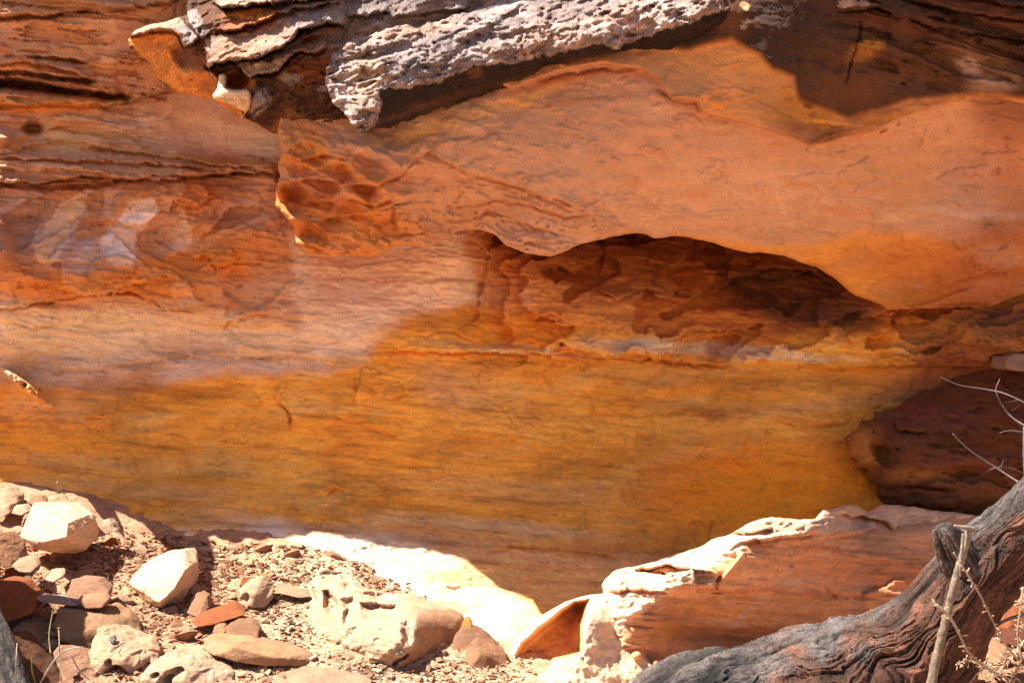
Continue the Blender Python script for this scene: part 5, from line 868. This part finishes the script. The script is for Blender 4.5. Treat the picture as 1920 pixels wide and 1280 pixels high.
def twig_obj(name, paths, seg, mat, colr, label=None, cat=None, group=None, parent=None, n=8, wob=.2):
    cs, qs, b_ = [], [], 0
    for path in paths:
        co, q, L, A = tube(path, seg, lambda L, A, R_: R_ * wob * fbm(L * 30, np.cos(A) * 2, np.sin(A) * 2, 3), n)
        cs.append(co); qs.append(fix(q) + b_); b_ += len(co)
    co = np.concatenate(cs); org = co.mean(0) if parent is None else np.array(parent.location)
    cl = np.tile(np.asarray(colr), (len(co), 1)) * (1 + .35 * fbm(co[:, 0] * 20, co[:, 1] * 20, co[:, 2] * 20, 3)[:, None])
    o = link(name, mesh_from(name, co - org, np.concatenate(qs), cl), mat, parent)
    if parent is None: o.location = Vector(org)
    return tag(o, label, cat, group)
twig_obj('stick', [stick_path, [pp(1789, 985, 4.98, 2.5), pp(1805, 988, 4.98, 3.5), pp(1826, 992, 5.0, 5)], [pp(1806, 1000, 4.97, 3), pp(1803, 1040, 4.97, 3), pp(1800, 1080, 4.98, 2)]], 14, M_stick, (.22, .18, .14), 'pale straight stick leaning against the dead trunk', 'stick', n=10, wob=.5)
def seeds(path, k, r_, spread):
    Q = catmull(path, 30); out = []
    for j in range(k):
        p = Q[rnd.randrange(len(Q))]; d = np.array([rnd.gauss(0, 1), rnd.gauss(0, 1), rnd.gauss(0, 1)]); d /= np.linalg.norm(d); e = d * rnd.uniform(.3, 1) * spread
        out.append([tuple(p[:3]) + (r_ * .4,), tuple(p[:3] + e * .6) + (r_ * .6,), tuple(p[:3] + e) + (r_ * 1.2,), tuple(p[:3] + e * 1.2) + (r_ * .2,)])
    return out
PALE = (.34, .27, .21)
def seed_twig(pts, label, k=26, sp=.03):
    path = [pp(*a) for a in pts]; o = twig_obj('dry_twig', [path], 6, M_stick, PALE, label, 'twig', 'dry seed twigs by the trunk')
    for sd1 in seeds(path, min(k, 60), .0035, sp): twig_obj('seed_head', [sd1], 5, M_stick, (.50, .34, .22), parent=o, n=2)
seed_twig([(1755, 1133, 4.9, 3), (1780, 1155, 4.9, 3), (1800, 1190, 4.9, 2.8), (1815, 1220, 4.9, 2.6), (1850, 1252, 4.95, 2.4), (1900, 1275, 5, 2)], 'curved pale twig with tiny seed heads crossing in front of the leaning stick')
seed_twig([(1788, 1035, 4.9, 1.5), (1805, 1062, 4.9, 1.8), (1835, 1110, 4.9, 2), (1860, 1160, 4.9, 2), (1880, 1200, 4.9, 2), (1915, 1245, 4.95, 2)], 'long thin seeded twig running down from the top of the leaning stick')
seed_twig([(1918, 1100, 4.8, 2), (1912, 1150, 4.8, 2), (1908, 1190, 4.8, 2), (1916, 1240, 4.8, 2)], 'upright seeded twig at the right edge', 34, .03)
seed_twig([(1795, 1243, 5.2, 1.5), (1820, 1238, 5.2, 1.5), (1845, 1250, 5.2, 1.5), (1880, 1262, 5.2, 1.5)], 'low twig thick with seed heads near the bottom right corner', 40, .04)
seed_twig([(1920, 1200, 5.1, 1.5), (1895, 1235, 5.1, 1.5), (1870, 1262, 5.1, 1.5), (1850, 1285, 5.1, 1.5)], 'tangled seeded twig in the bottom right corner', 60, .06)
seed_twig([(1935, 1215, 5.0, 1.5), (1915, 1240, 5.0, 1.5), (1900, 1268, 5.0, 1.5), (1890, 1295, 5.0, 1.5)], 'bushy seeded twig cut by the bottom right corner', 60, .06)
seed_twig([(1810, 1290, 5.0, 1.5), (1830, 1265, 5.0, 1.5), (1845, 1250, 5.0, 1.5), (1850, 1240, 5.0, 1.5)], 'short seeded twig at the bottom beside the low red rock', 20, .03)
GT = (.17, .145, .14); M_twig = rockmat('grey twig bark', var=.25, fine=.2, bump=.3, strata=0)
def bare(paths, label, extra=None, colr=GT, g='bare grey twigs'):
    P_ = [[pp(a[0], a[1], a[2], a[3] * .8) for a in p] for p in paths]; o = twig_obj('bare_twig', P_[:1], 6, M_twig, colr, label, 'twig', g)
    for p in P_[1:]: twig_obj('side_twig', [p], 5, M_twig, colr, parent=o)
bare([[(1764, 707, 6.2, .8), (1800, 722, 6.2, 1.1), (1850, 730, 6.2, 1.4), (1890, 740, 6.1, 1.6), (1960, 775, 6.0, 2)]], 'long thin grey twig reaching in from the right edge below the lodged stone')
bare([[(1875, 710, 6.0, .9), (1868, 735, 6.0, 1.3), (1890, 775, 6.0, 1.7), (1925, 800, 5.9, 2)], [(1897, 770, 6.0, .9), (1915, 758, 6.0, .6)], [(1885, 755, 6.0, .9), (1915, 748, 6.0, .6)], [(1880, 760, 6.0, .9), (1905, 790, 6.0, .9), (1925, 810, 6.0, .6)]], 'forked grey twig crossing the long thin twig at the right edge')
bare([[(1786, 813, 5.6, 1.0), (1820, 845, 5.6, 1.6), (1870, 878, 5.6, 2), (1912, 905, 5.5, 2.2)], [(1848, 885, 5.6, .9), (1868, 876, 5.6, 1.2), (1895, 877, 5.6, 1), (1925, 890, 5.6, .8)], [(1876, 876, 5.6, .9), (1882, 862, 5.6, .5)]], 'pale bare twig slanting down onto the upper end of the dead trunk')
bare([[(1874, 811, 5.8, .8), (1895, 807, 5.8, 1.1), (1930, 812, 5.8, 1.4)]], 'short level grey twig above the upper end of the trunk')
bare([[(1921, 800, 5.4, 3), (1920, 850, 5.4, 3), (1923, 900, 5.4, 3)]], 'upright pale stem cut by the right edge')
bare([[(1800, 1215, 5.7, 3), (1840, 1195, 5.7, 4), (1880, 1165, 5.7, 4), (1925, 1150, 5.7, 5)]], 'dark grey branch lying in the gap under the trunk', colr=(.2, .17, .16))
# left corner branch, twigs, grass
lb = wood_obj('grey_branch', [pp(45, 1330, 5.9, 30), pp(20, 1270, 6.0, 30), pp(0, 1210, 6.1, 26), pp(-20, 1160, 6.2, 22), pp(-50, 1100, 6.3, 20)], 60, .5, 14)
tag(lb, 'silver grey dead branch in the bottom left corner', 'branch')
WT = (.42, .37, .33)
bare([[(75, 1280, 6.0, 2), (100, 1240, 6.0, 2.2), (118, 1222, 6.0, 2.2), (135, 1215, 6.0, 1.8), (156, 1212, 6.0, 1)], [(112, 1228, 6.0, 1.2), (110, 1205, 6.0, .8)]], 'white forked twig over the slanting pinkish slab', colr=WT, g='bleached twigs on the rubble')
bare([[(134, 1228, 6.0, 1.6), (145, 1250, 6.0, 1.8), (160, 1268, 6.0, 1.8), (170, 1274, 6.0, 1)]], 'short white twig lying on the slanting pinkish slab', colr=WT, g='bleached twigs on the rubble')
bare([[(110, 1180, 6.2, 1.2), (112, 1220, 6.1, 1.2), (114, 1285, 6.0, 1.2)], [(108, 1178, 6.2, 1.6), (112, 1176, 6.2, 1.6)]], 'thin dry stalk standing before the broad tan boulder', colr=(.4, .3, .2), g='bleached twigs on the rubble')
bare([[(32, 1205, 6.0, 1), (30, 1245, 5.9, 1.2), (30, 1290, 5.9, 1.2)]], 'thin dry stalk beside the grey branch', colr=(.4, .3, .2), g='bleached twigs on the rubble')
bare([[(95, 1225, 6.3, 1.4), (92, 1190, 6.4, 1.6), (98, 1150, 6.5, 1.4), (100, 1135, 6.5, 1)]], 'olive dry stem left of the broad tan boulder', colr=(.3, .24, .1), g='bleached twigs on the rubble')
bare([[(128, 938, 9.2, .9), (124, 930, 9.2, .9), (113, 918, 9.2, 1.0), (106, 904, 9.2, .8)], [(120, 926, 9.2, 1.2), (122, 921, 9.2, 1.6)], [(112, 915, 9.2, 1.6), (116, 911, 9.2, 1.2)], [(106, 905, 9.2, 1.8), (109, 902, 9.2, 1.2)], [(112, 938, 9.2, .6), (107, 926, 9.2, .6), (110, 916, 9.2, .5)]], 'tiny dry plant standing against the wall above the large boulder', colr=(.6, .42, .28), g=None)
bare([[(68, 1285, 6.0, .8), (60, 1255, 6.0, 1.6), (60, 1230, 6.0, .8)]], 'green grass blade in front of the dark brown corner rock', colr=(.25, .32, .05), g=None)
bare([[(200, 1088, 7.5, .8), (203, 1080, 7.5, .8), (200, 1073, 7.5, .6)]], 'tiny twig standing in the shadow of the large boulder', colr=(.6, .5, .4), g=None)
for o in bpy.data.objects:
    if o.name.startswith('bare_twig') and 'grass' in o.get('label', ''): o.name = 'grass_blade'; o['category'] = 'grass'
    if o.name.startswith('bare_twig') and 'dry plant' in o.get('label', ''): o.name = 'dry_plant'; o['category'] = 'plant'
